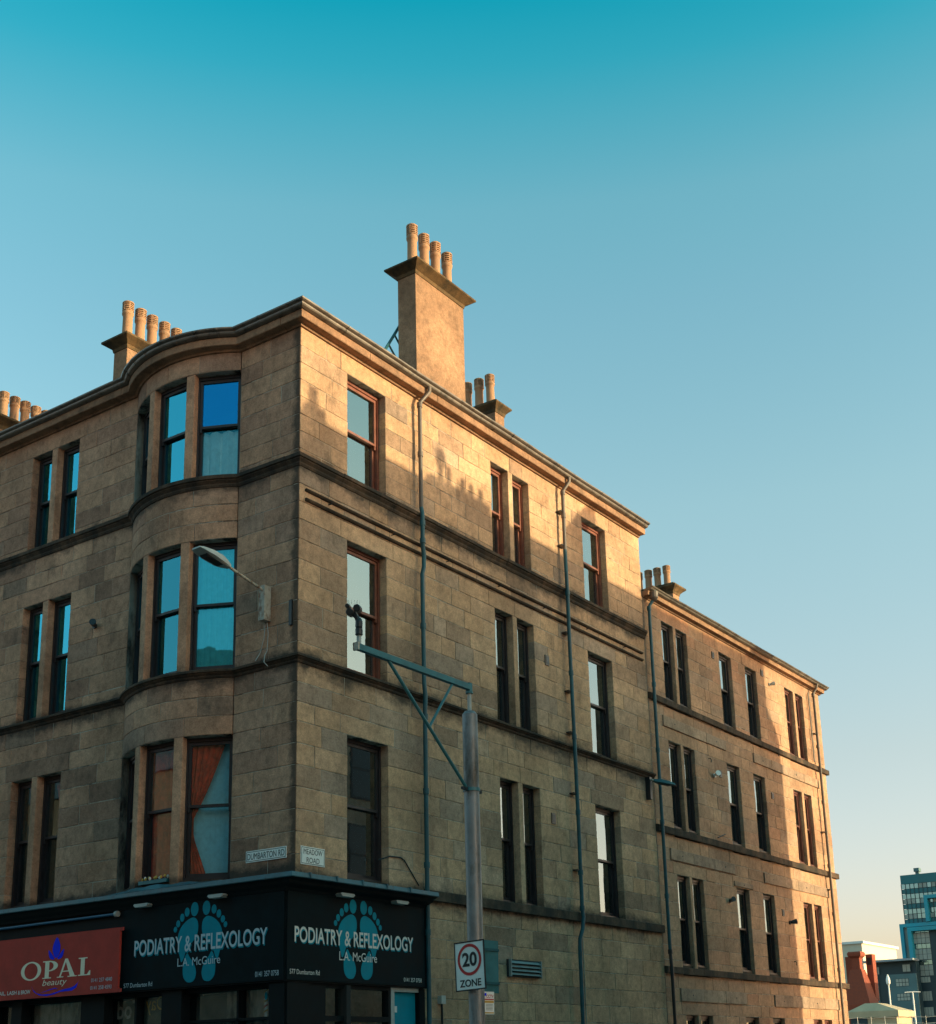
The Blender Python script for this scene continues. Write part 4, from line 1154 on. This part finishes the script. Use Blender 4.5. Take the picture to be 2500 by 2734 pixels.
for (xx, zz) in ((16.055, 11.85), (15.99, 8.65), (19.30, 12.10), (19.34, 8.57), (19.39, 5.37)):
    v_ = MB().box(TR, xx - .07, xx + .07, -.01, .022, zz - .09, zz + .09).build('wall_vent', M['pipe_brown'], far)
    MB().box(TR, xx - .045, xx + .045, .02, .027, zz - .06, zz + .06).build('vent_opening', M['black_plastic'], v_)
for (xx, zz) in ((15.35, 8.95), (19.9, 9.9), (19.9, 4.1)):
    MB().tube([TR(xx, .0, zz), TR(xx, .05, zz), TR(xx + .05, .05, zz - .04), TR(xx + .03, .05, zz - .1)], .012, 6).build('wall_hook', M['black_plastic'], far)
MB().tube([TR(15.55, .01, 6.95), TR(15.95, .03, 7.08)], .014, 6).build('aerial_bracket', M['black_plastic'], far)

# ------------------------------------------------------------------ camera pole
PX, PY = -1.32, -4.25
pole = thing('camera_pole', 'tall grey steel column with teal bracket arm in front of the tenement', 'pole', (PX, PY, 0))
MB().tube([(PX, PY, 0), (PX, PY, 6.03)], .10, 24).build('column', M['steel'], pole, smooth=True)
MB().tube([(PX, PY, 6.03), (PX, PY, 6.07)], [.10, .07], 24).build('column_cap', M['steel'], pole, smooth=True)
MB().tube([(PX, PY, 6.05), (PX, PY, 6.36)], .026, 12).build('spigot', M['lamp_grey'], pole, smooth=True)
MB().tube([(PX, PY, 6.315), (PX, PY, 6.345)], .05, 12).build('flange', M['teal_metal'], pole)
MB().xbox(PX - .03, PX + .03, PY - .03, PY + .03, 6.34, 6.46).build('arm_head', M['teal_metal'], pole)
MB().xbox(-3.62, PX + .03, PY - .032, PY + .032, 6.365, 6.44).build('arm', M['teal_metal'], pole)
MB().xbox(-3.65, -3.621, PY - .04, PY + .04, 6.355, 6.45).build('arm_end_cap', M['rust'], pole)
MB().tube([(-3.02, PY, 6.365), (-1.45, PY, 5.05)], .022, 10).build('brace', M['teal_metal'], pole)
MB().tube([(-1.70, PY, 6.365), (-2.205, PY, 5.70)], .018, 10).build('strut', M['teal_metal'], pole)
MB().tube([(PX, PY, 5.0), (PX, PY, 5.045)], .112, 20).build('clamp_collar', M['teal_metal'], pole)
for s_ in (-1, 1): MB().xbox(PX + s_ * .16 - .05, PX + s_ * .16 + .05, PY - .02, PY + .02, 5.005, 5.04).build('clamp_lug', M['black_plastic'], pole)
for z in (3.02, 2.56): MB().tube([(PX, PY, z - .012), (PX, PY, z + .012)], .106, 20).build('sign_band', M['grey_plastic'], pole)

cc = thing('security_camera', 'black double-headed security camera standing on the end of the bracket arm', 'security camera', (-3.585, PY, 6.44))
cx = -3.585
MB().xbox(cx - .02, cx + .02, PY - .02, PY + .02, 6.44, 6.56).build('mast', M['lamp_grey'], cc)
MB().lathe((cx, PY, 6.55), [(.038, 0), (.045, .008), (.045, .078), (.038, .085)], 16).build('base_drum', M['black_plastic'], cc)
MB().lathe((cx, PY, 6.65), [(.03, -.02), (.043, 0), (.044, .07), (.034, .10), (.02, .12)], 16).build('pan_drum', M['black_plastic'], cc)
MB().tube([(cx, PY, 6.72), (cx - .02, PY + .025, 6.785), (cx - .045, PY + .06, 6.83)], [.034, .03, .026], 10).build('neck', M['black_plastic'], cc)
for ox, oy, ozz, r in ((-.060, .085, 6.835, .045), (-.010, .012, 6.885, .045), (-.075, .105, 6.915, .028)):
    c = Vector((cx + ox, PY + oy, ozz))
    dv = Vector((-.80, -.45, -.15)).normalized()
    mb = MB().tube([c - dv * .08, c - dv * .07, c + dv * .06, c + dv * .075], [r * .7, r, r, r * .82], 14); mb.build('camera_head', M['black_plastic'], cc)
MB().tube([(cx - .07, PY + .03, 6.90), (cx - .04, PY - .02, 6.78)], .005, 6).build('wiper_rod', M['grey_plastic'], cc)
for k in range(7):
    b_ = Vector((cx - .075 + .012 * k, PY + .10 - .018 * k, 6.925))
    MB().tube([b_, b_ + Vector((random.uniform(-.03, .03), random.uniform(-.02, .02), .07))], .002, 4).build('bird_spike', M['grey_plastic'], cc)

# 20 zone sign
def sign_T(c, psi, rho):
    n_ = Vector((math.cos(psi), math.sin(psi), 0)); r_ = Vector((0, 0, 1)).cross(n_); u_ = Vector((0, 0, 1))
    r2 = math.cos(rho) * r_ + math.sin(rho) * u_; u2 = -math.sin(rho) * r_ + math.cos(rho) * u_
    return lambda u, d, z: tuple(Vector(c) + r2 * u + n_ * d + u2 * z)
zc = (-1.46, -4.255, 2.785)
zs = thing('speed_sign', 'white 20 ZONE speed limit sign with red ring on the grey column', 'road sign', (PX, PY, 2.48))
ZT = sign_T(zc, rad(174), rad(2))
MB().box(ZT, -.24, .24, -.008, 0, -.298, .298).build('plate', M['plate_white'], zs)
for a, b, c, d in ((-.245, .245, .286, .302), (-.245, .245, -.302, -.286), (-.245, -.231, -.2859, .2859), (.231, .245, -.2859, .2859)):
    MB().box(ZT, a, b, -.012, .004, c, d).build('edge_trim', M['grey_plastic'] if False else M['ink_black'], zs)
n = 40
o_ = ell(0, .075, .195, .195, n); i_ = ell(0, .075, .158, .158, n)
mb = MB(); mb.add([ZT(u, .003, z) for u, z in o_ + i_], [(k, (k + 1) % n, n + (k + 1) % n, n + k) for k in range(n)]); mb.build('red_ring', M['ink_red'], zs, fixn=False)
letter(zs, ZT, '20', -.118, .122, -.01, .165, .003, 'ink_black', .03)
letter(zs, ZT, 'ZONE', -.175, .175, -.255, -.165, .003, 'ink_black', .022)
for z in (.23, -.23): MB().box(ZT, -.03, .03, -.05, -.008, z - .02, z + .02).build('clip', M['grey_plastic'], zs)
# sign seen from behind
bs = thing('road_sign', 'teal back of a second road sign fixed to the right of the column', 'road sign', (PX, PY, 2.48))
BT = sign_T((-.953, -4.205, 2.80), rad(-100), rad(-1))
MB().box(BT, -.165, .165, -.008, 0, -.33, .33).build('plate', M['teal_metal'], bs)
for z in (.21, -.21):
    MB().box(BT, -.30, .16, .0005, .022, z - .016, z + .016).build('rail', M['pipe'], bs)
# cctv notice
cn = thing('cctv_notice', 'small white and yellow CCTV notice strapped to the column', 'notice', (PX, PY, 2.19))
NT = sign_T((-1.215, -4.365, 2.334), rad(-114), rad(-1))
MB().box(NT, -.072, .072, -.006, 0, -.137, .137).build('plate', M['plate_white'], cn)
letter(cn, NT, 'CCTV', -.045, .062, .062, .10, .002, 'ink_red', .02)
MB().box(NT, -.066, .066, .0005, .002, .035, .05).build('text_line', M['ink_red'], cn)
MB().box(NT, -.066, .066, .0005, .002, .0, .028).build('yellow_band', M['ink_gold'], cn)
MB().box(NT, -.066, .066, .0005, .002, -.128, -.112).build('yellow_band', M['ink_gold'], cn)
MB().box(NT, -.066, -.04, .0005, .002, .085, .12).build('shield_mark', M['ink_blue'], cn)
for k in range(5): MB().box(NT, -.05, .05, .0005, .0018, -.02 - k * .017, -.013 - k * .017).build('text_line', M['grey_plastic'], cn)
MB().box(NT, -.012, .012, -.05, -.006, .09, .12).build('strap', M['black_plastic'], cn)

# ------------------------------------------------------------------ tenements across the streets (they shade the lower wall and stand in the reflections)
M['pane_dark'] = plain('dark_panes', (.02, .03, .035), .15, var=.2, scale=1)
def row_windows(parent, F, us, zs_, w=1.1, h=2.0):
    for u in us:
        for z in zs_:
            wnd = MB().box(F, u - w / 2, u + w / 2, .004, .03, z, z + h).build('window', M['frame_dark'], parent)
            MB().box(F, u - w / 2 + .07, u + w / 2 - .07, .03, .036, z + .07, z + h / 2 - .04).build('pane', M['pane_dark'], wnd)
            MB().box(F, u - w / 2 + .07, u + w / 2 - .07, .03, .036, z + h / 2 + .04, z + h - .07).build('pane', M['pane_dark'], wnd)
opp = thing('opposite_tenement', 'sandstone tenement on the other side of the side street, out of view', 'building', (11.8, -13, 0))
EX0, EX1, EY0, EY1, RZ, EZ = -1.0, 24.66, -13.0, -23.0, 15.03, 12.2
F_opp = lambda u, d, z: (u, EY0 + d, z)
MB().xbox(EX0, EX1, EY1, EY0, 0, EZ).build('wall', M['blond'], opp)
rf = MB(); rf.add([(EX0, EY0 + .1, EZ), (EX1, EY0 + .1, EZ), (EX1, -18, RZ), (EX0, -18, RZ), (EX1, EY1 - .1, EZ), (EX0, EY1 - .1, EZ)], [(0, 1, 2, 3), (3, 2, 4, 5), (1, 4, 2), (0, 3, 5), (0, 5, 4, 1)])
orf = rf.build('roof', M['slate'], opp)
row_windows(opp, F_opp, [1 + 2.4 * k for k in range(10)], [4.2, 7.2, 10.0])
DX, DZ = .3443 * 18, .1486 * 18           # from a shadow on the wall back to the ridge
def ridge_block(xa, xb, zt, name='chimney_stack', y0=-18.25, y1=-17.75):
    return MB().xbox(xa + DX, xb + DX, y0, y1, RZ - .4, zt + DZ).build(name, M['harl'], opp)
st = ridge_block(3.62, 5.62, 12.50)
for xs, h in ((4.75, .27), (5.03, .25), (5.37, .25), (4.28, .36)): MB().lathe((xs + DX, -18, 12.49 + DZ), [(.09, 0), (.085, h), (.10, h), (.1, h + .03)], 10).build('chimney_pot', M['pot'], st)
MB().lathe((4.02 + DX, -18, 12.49 + DZ), [(.09, 0), (.09, .30), (.16, .32), (.16, .62), (.05, .70)], 10).build('chimney_cowl', M['pot'], st)
st = ridge_block(.12, .56, 12.55)
MB().lathe((.33 + DX, -18, 12.54 + DZ), [(.12, 0), (.12, .36), (.10, .38)], 10).build('chimney_pot', M['pot'], st)
pg = MB(); pg.prism(lambda u, d, z: (u + DX, -18.25 + d, z + DZ), [(8.60, 12.0), (8.60, 12.55), (8.73, 13.05), (9.36, 13.62), (9.72, 13.92), (10.0, 13.92), (10.0, 12.0)], 0, .5)
pg.build('gabled_stack', M['harl'], opp)
MB().xbox(18.3 + 5.16, 19.45 + 5.16, -15.4, -14.9, 12, 14.98).build('chimney_stack', M['harl'], opp)

op2 = thing('opposite_tenement', 'sandstone tenement row across the main street, behind the viewer', 'building', (-21, 10, 0))
F_op2 = lambda u, d, z: (-21.0 + d, u, z)
MB().xbox(-33, -21, -40, 60, 0, 13.2).build('wall', M['dull'], op2)
rf = MB(); rf.add([(-20.9, -40, 13.2), (-20.9, 60, 13.2), (-27, 60, 17.0), (-27, -40, 17.0), (-33.1, 60, 13.2), (-33.1, -40, 13.2)], [(0, 1, 2, 3), (3, 2, 4, 5), (1, 4, 2), (0, 3, 5), (0, 5, 4, 1)])
rf.build('roof', M['slate'], op2)
row_windows(op2, F_op2, [-38 + 2.6 * k for k in range(37)], [4.4, 7.3, 10.2])
for yy in (-30, -18, -6, 8, 19.5, 31, 44): MB().xbox(-28, -26, yy, yy + .8, 15, 18.6).build('chimney_stack', M['harl'], op2)
MB().xbox(-21.3, -20.95, -40, 60, .3, 3.4).build('shop_fronts', M['shop_dark'], op2)

op3 = thing('opposite_tenement', 'sandstone tenement row further down the main street, out of view', 'building', (5, -66, 0))
MB().xbox(-1.0, 11, -110, -23.6, 0, 14.6).build('wall', M['stone2'], op3)
rf = MB(); rf.add([(-1.1, -110, 14.6), (-1.1, -23.6, 14.6), (5, -23.6, 15.6), (5, -110, 15.6), (11.1, -23.6, 14.6), (11.1, -110, 14.6)], [(0, 1, 2, 3), (3, 2, 4, 5), (1, 4, 2), (0, 3, 5), (0, 5, 4, 1)])
rf.build('roof', M['slate'], op3)
row_windows(op3, lambda u, d, z: (-1.0 - d, u, z), [-108 + 3.2 * k for k in range(26)], [4.4, 7.6, 10.8])

# ------------------------------------------------------------------ buildings in the distance
def dist(P, k):   # place a measured far point at k times its first distance estimate
    return tuple(CAM[i] + k * (P[i] - CAM[i]) for i in range(3))
M['teal_glass'] = glass_mat('teal_curtain_glass', .25, (.02, .12, .14), tint=(.55, .9, .95))
M['teal_clad'] = plain('teal_cladding', (.01, .16, .19), .45, var=.15, scale=.2)
M['cyan_clad'] = plain('cyan_cladding', (.01, .33, .44), .45, var=.1, scale=.2)
M['navy'] = plain('navy_cladding', (.015, .045, .06), .5, var=.15, scale=.2)
M['grey_wall'] = plain('grey_green_wall', (.10, .19, .21), .8, var=.15, scale=.3)
M['pale_glass'] = plain('pale_blinds', (.36, .40, .36), .5, var=.2, scale=.4)
M['brick'] = plain('red_brick', (.27, .06, .03), .85, var=.18, scale=3)
M['white_wall'] = plain('white_wall', (.75, .66, .52), .8, var=.05, scale=.2)
M['cream_wall'] = plain('cream_wall', (.52, .42, .27), .8, var=.12, scale=.5)

OFX = 287.0
F_of = lambda u, d, z: (OFX - d, u, z)
ofc = thing('office_block', 'tall teal glass office block with bright cyan frames in the distance', 'building', (OFX, 70, 0))
oy = lambda y: -13.93 + 1.998 * (y + 13.93)
oz = lambda z: 1.59 + 1.998 * (z - 1.59)
Y0, Y1 = oy(32.6), oy(24.5)
MB().xbox(OFX + .5, OFX + 30, Y1, Y0 - .3, 0, oz(21.0) - .3).build('core', M['navy'], ofc)
MB().box(F_of, Y1, Y0, .2, .6, oz(20.05), oz(21.05)).build('parapet', M['teal_clad'], ofc)
nb = 17
for k in range(nb):
    for j in range(8):
        z0 = oz(15.6) + (oz(20.05) - oz(15.6)) * j / 8; z1 = oz(15.6) + (oz(20.05) - oz(15.6)) * (j + 1) / 8
        u0 = Y0 - (Y0 - Y1) * k / nb; u1 = Y0 - (Y0 - Y1) * (k + 1) / nb
        mat = 'pale_glass' if (j % 3 == 1 and random.random() < .55) else ('teal_clad' if j % 3 == 0 else 'teal_glass')
        MB().box(F_of, u1 + .05, u0 - .05, .2, .5, z0 + .05, z1 - .05).build('glass_panel', M[mat], ofc)
for k in range(nb + 1):
    u = Y0 - (Y0 - Y1) * k / nb
    MB().box(F_of, u - .06, u + .06, .45, .62, oz(15.6), oz(20.05)).build('fin', M['navy'], ofc)
# cyan frames
def frame_rect(u_left, z_top, z_bot, w, u_right=Y1, d=1.4):
    MB().box(F_of, u_right, u_left, .0, d, z_top - w, z_top).build('frame_beam', M['cyan_clad'], ofc)
    MB().box(F_of, u_left - w, u_left, .0, d, z_bot, z_top - w).build('frame_post', M['cyan_clad'], ofc)
frame_rect(oy(33.15), oz(15.65), oz(11.8), .75)
frame_rect(oy(32.25), oz(15.2), 0, .85, d=2.0)
frame_rect(oy(30.1), oz(18.6), oz(15.7), .75, d=1.8)
MB().box(F_of, oy(32.3), oy(32.9), .2, .5, oz(11.8), oz(15.25)).build('side_panel', M['pale_glass'], ofc)
MB().box(F_of, Y1, oy(32.2), .2, .45, 0, oz(14.85)).build('lower_cladding', M['navy'], ofc)
for j in range(9):
    for k in range(4):
        u0 = oy(31.95) - .95 * k; z0 = oz(9.9) + 1.17 * j
        if j % 3 == 2: MB().box(F_of, u0 - .85, u0, .46, .6, z0 + .1, z0 + 1.05).build('glass_panel', M['teal_glass'], ofc)
        else: MB().box(F_of, u0 - .85, u0, .46, .6, z0 + .04, z0 + 1.13).build('glass_panel', M['pale_glass'], ofc)
for zt, zb in ((9.8, 9.2), (8.25, 7.25), (6.55, 5.6), (4.9, 4.0), (3.3, 2.4)):
    for k in range(4):
        u0 = oy(31.7) - .6 * k
        MB().box(F_of, u0 - .52, u0, .46, .56, oz(zb), oz(zt)).build('window', M['pale_glass'], ofc)
    for k in range(4):
        u0 = oy(29.2) - .6 * k
        MB().box(F_of, u0 - .52, u0, .46, .56, oz(zb), oz(zt)).build('window', M['pale_glass'], ofc)
cr = MB().xbox(OFX + 3, OFX + 3.8, oy(31.4), oy(31.0), oz(21.0) - .3, oz(21.0) + 1.6).build('roof_plant', M['grey_wall'], ofc)
MB().xbox(OFX + 2.6, OFX + 4.2, oy(31.5), oy(30.9), oz(21.0) + 1.1, oz(21.0) + 1.9).build('roof_hoist', M['grey_wall'], ofc)

# grey apartment block in front of it
AX = 283.0
F_ap = lambda u, d, z: (AX - d, u, z)
ka = (AX + 15.26) / (121 + 15.26)
ay = lambda y: -13.93 + ka * (y + 13.93)
az_ = lambda z: 1.59 + ka * (z - 1.59)
apt = thing('apartment_block', 'grey-green apartment block with overhanging flat roof below the office block', 'building', (AX, 70, 0))
MB().xbox(AX + .3, AX + 3, ay(27.5), ay(32.2), 0, az_(10.6)).build('core', M['navy'], apt)
MB().box(F_ap, ay(27.4), ay(32.6), -2.5, 2.2, az_(10.65), az_(10.85)).build('roof_slab', plain('zinc_roof', (.30, .36, .40), .5, var=.1), apt)
MB().box(F_ap, ay(31.4), ay(32.2), -.3, .1, 0, az_(9.4)).build('wall', M['grey_wall'], apt)
MB().box(F_ap, ay(27.5), ay(30.3), -.3, .1, 0, az_(9.4)).build('wall', M['grey_wall'], apt)
for zt, zb in ((8.95, 8.2), (7.5, 6.8), (6.0, 5.3), (4.5, 3.8)):
    w_ = MB().box(F_ap, ay(28.3), ay(29.6), .1, .16, az_(zb), az_(zt)).build('window', M['navy'], apt)
    for k in range(4):
        for j in range(2):
            a0 = ay(28.3) + (ay(29.6) - ay(28.3)) * k / 4; a1 = ay(28.3) + (ay(29.6) - ay(28.3)) * (k + 1) / 4
            q0 = az_(zb) + (az_(zt) - az_(zb)) * j / 2; q1 = az_(zb) + (az_(zt) - az_(zb)) * (j + 1) / 2
            MB().box(F_ap, a0 + .06, a1 - .06, .16, .19, q0 + .06, q1 - .06).build('pane', M['pale_glass'], w_)
for k in range(2): MB().box(F_ap, ay(28.0) + .85 * k, ay(28.0) + .85 * k + .75, .31, .36, az_(9.6), az_(10.3)).build('window', M['pale_glass'], apt)
MB().box(F_ap, ay(31.15), ay(31.3), .31, .36, az_(9.5), az_(10.2)).build('window', M['pale_glass'], apt)

# white lit block behind
wb = thing('white_block', 'flat white building catching the sun behind the brick tower', 'building', (330, 100, 0))
kx = lambda P: dist(P, 2.25)
p0 = kx((136.5, 38, 13.9)); p1 = kx((148.6, 38, 13.9))
WZ = 1.59 + 2.25 * (13.95 - 1.59)
MB().xbox(p0[0], p1[0], p0[1], p0[1] + 30, 0, WZ).build('wall', M['white_wall'], wb)
MB().xbox(p0[0] - .5, p1[0] + .5, p0[1] - .6, p0[1] + 30, WZ, WZ + .6).build('parapet', M['plate_white'], wb)

# brick ventilation tower
bt = thing('brick_tower', 'tapered red brick tower with corbelled chimney head in the distance', 'tower', (186, 55.5, 0))
bxc, byc = 187.0, 56.3
def sq(h, z, oy_=0): return [(bxc - h, byc - h + oy_, z), (bxc + h, byc - h + oy_, z), (bxc + h, byc + h + oy_, z), (bxc - h, byc + h + oy_, z)]
MB().loft([sq(2.15, 0), sq(2.15, 9.0), sq(1.75, 10.6), sq(1.25, 12.6), sq(.85, 14.2)]).build('tapered_base', M['brick'], bt)
shade_block = thing('shading_block', 'unseen low brick block added beyond the right edge of the view to shade the tower foot', 'building', (195, 30, 0))
MB().xbox(184, 206, 24, 37, 0, 14.4).build('wall', M['brick'], shade_block)  # unseen block added to cast the shadow on the tower foot
MB().xbox(183.7, 206.3, 23.7, 37.3, 14.4, 14.8).build('parapet', M['cream_wall'], shade_block)
hd = MB().loft([sq(.62, 14.15), sq(.62, 15.9)]).build('shaft', M['brick'], bt)
MB().loft([sq(.62, 15.85), sq(1.0, 16.2), sq(1.05, 16.6), sq(.9, 16.85)]).build('corbelled_head', M['brick'], bt)
for a_, b_, z0, z1 in ((-2.3, -.9, 13.0, 16.3), (.9, 1.9, 13.6, 16.5)):
    MB().xbox(bxc + 1.5, bxc + 3.0, byc - b_, byc - a_, z0 - 4, z1).build('rear_turret', M['brick'], bt)
MB().xbox(bxc + 1.45, bxc + 1.49, byc - 1.7, byc - 1.1, 14.9, 16.0).build('turret_opening', M['ink_black'], bt)

# cream gatehouse
gh = thing('gatehouse', 'small cream gatehouse with pale hipped roof by the far fence', 'building', (96, 24, 0))
gx0, gx1, gy0, gy1 = 95.2, 99.0, 21.6, 24.0
MB().xbox(gx0, gx1, gy0, gy1, 0, 4.6).build('wall', M['cream_wall'], gh)
MB().loft([[(gx0 - .25, gy0 - .25, 4.6), (gx1 + .25, gy0 - .25, 4.6), (gx1 + .25, gy1 + 1.6, 4.6), (gx0 - .25, gy1 + 1.6, 4.6)], [(gx0 - .25, gy0 - .25, 5.1), (gx1 + .25, gy0 - .25, 5.1), (gx1 + .25, gy1 + 1.6, 5.1), (gx0 - .25, gy1 + 1.6, 5.1)], [(gx0 + .3, gy0 + 1.6, 5.75), (gx1 - 1.2, gy0 + 1.6, 5.75), (gx1 - 1.2, gy1 + .2, 5.75), (gx0 + .3, gy1 + .2, 5.75)]]).build('roof', M['cream_wall'], gh)
MB().xbox(gx0 - .02, gx0 + .3, gy1 + .01, gy1 + 1.4, 0, 4.59).build('recess', M['navy'], gh)
for k in (0, 1): MB().xbox(97.0 + .45 * k, 97.1 + .45 * k, gy0 - .03, gy0 - .002, 2.6, 4.0).build('slot_window', M['ink_black'], gh)

# distant lamp posts and railing
def lamp_post(x, y, z, label, arms):
    t = thing('lamp_post', label, 'lamp post', (x, y, 0), 'distant lamp posts')
    MB().tube([(x, y, 0), (x, y, z)], [.12, .07], 8).build('column', M['plate_white'], t)
    if arms:
        MB().tube([(x - .4, y + .7, z + .02), (x, y, z + .06), (x + .4, y - .7, z + .02)], .05, 6).build('arms', M['plate_white'], t)
    else:
        MB().lathe((x, y, z), [(.09, 0), (.2, .15), (.22, .5), (.12, .9), (.03, 1.1)], 10).build('lantern', M['plate_white'], t)
lamp_post(126.9, 32.3, 8.7, 'pale lantern post in front of the brick tower', False)
lamp_post(128.6, 30.4, 7.9, 'slim double-armed lamp post before the office block', True)
fn = thing('railing', 'pale metal railing in front of the gatehouse', 'railing', (85, 22, 0))
ps = [Vector((85.0 + .55 * k, 22.3 - .85 * k, 0)) for k in range(8)]
for p in ps: MB().tube([p, p + Vector((0, 0, 4.42))], .022, 6).build('post', M['lamp_grey'], fn)
for h in (4.35, 3.9): MB().tube([p + Vector((0, 0, h + (.0 if i % 2 else -.06))) for i, p in enumerate(ps)], .015, 6).build('rail', M['lamp_grey'], fn)

for o in bpy.data.objects:
    if '_o' in o: del o['_o']
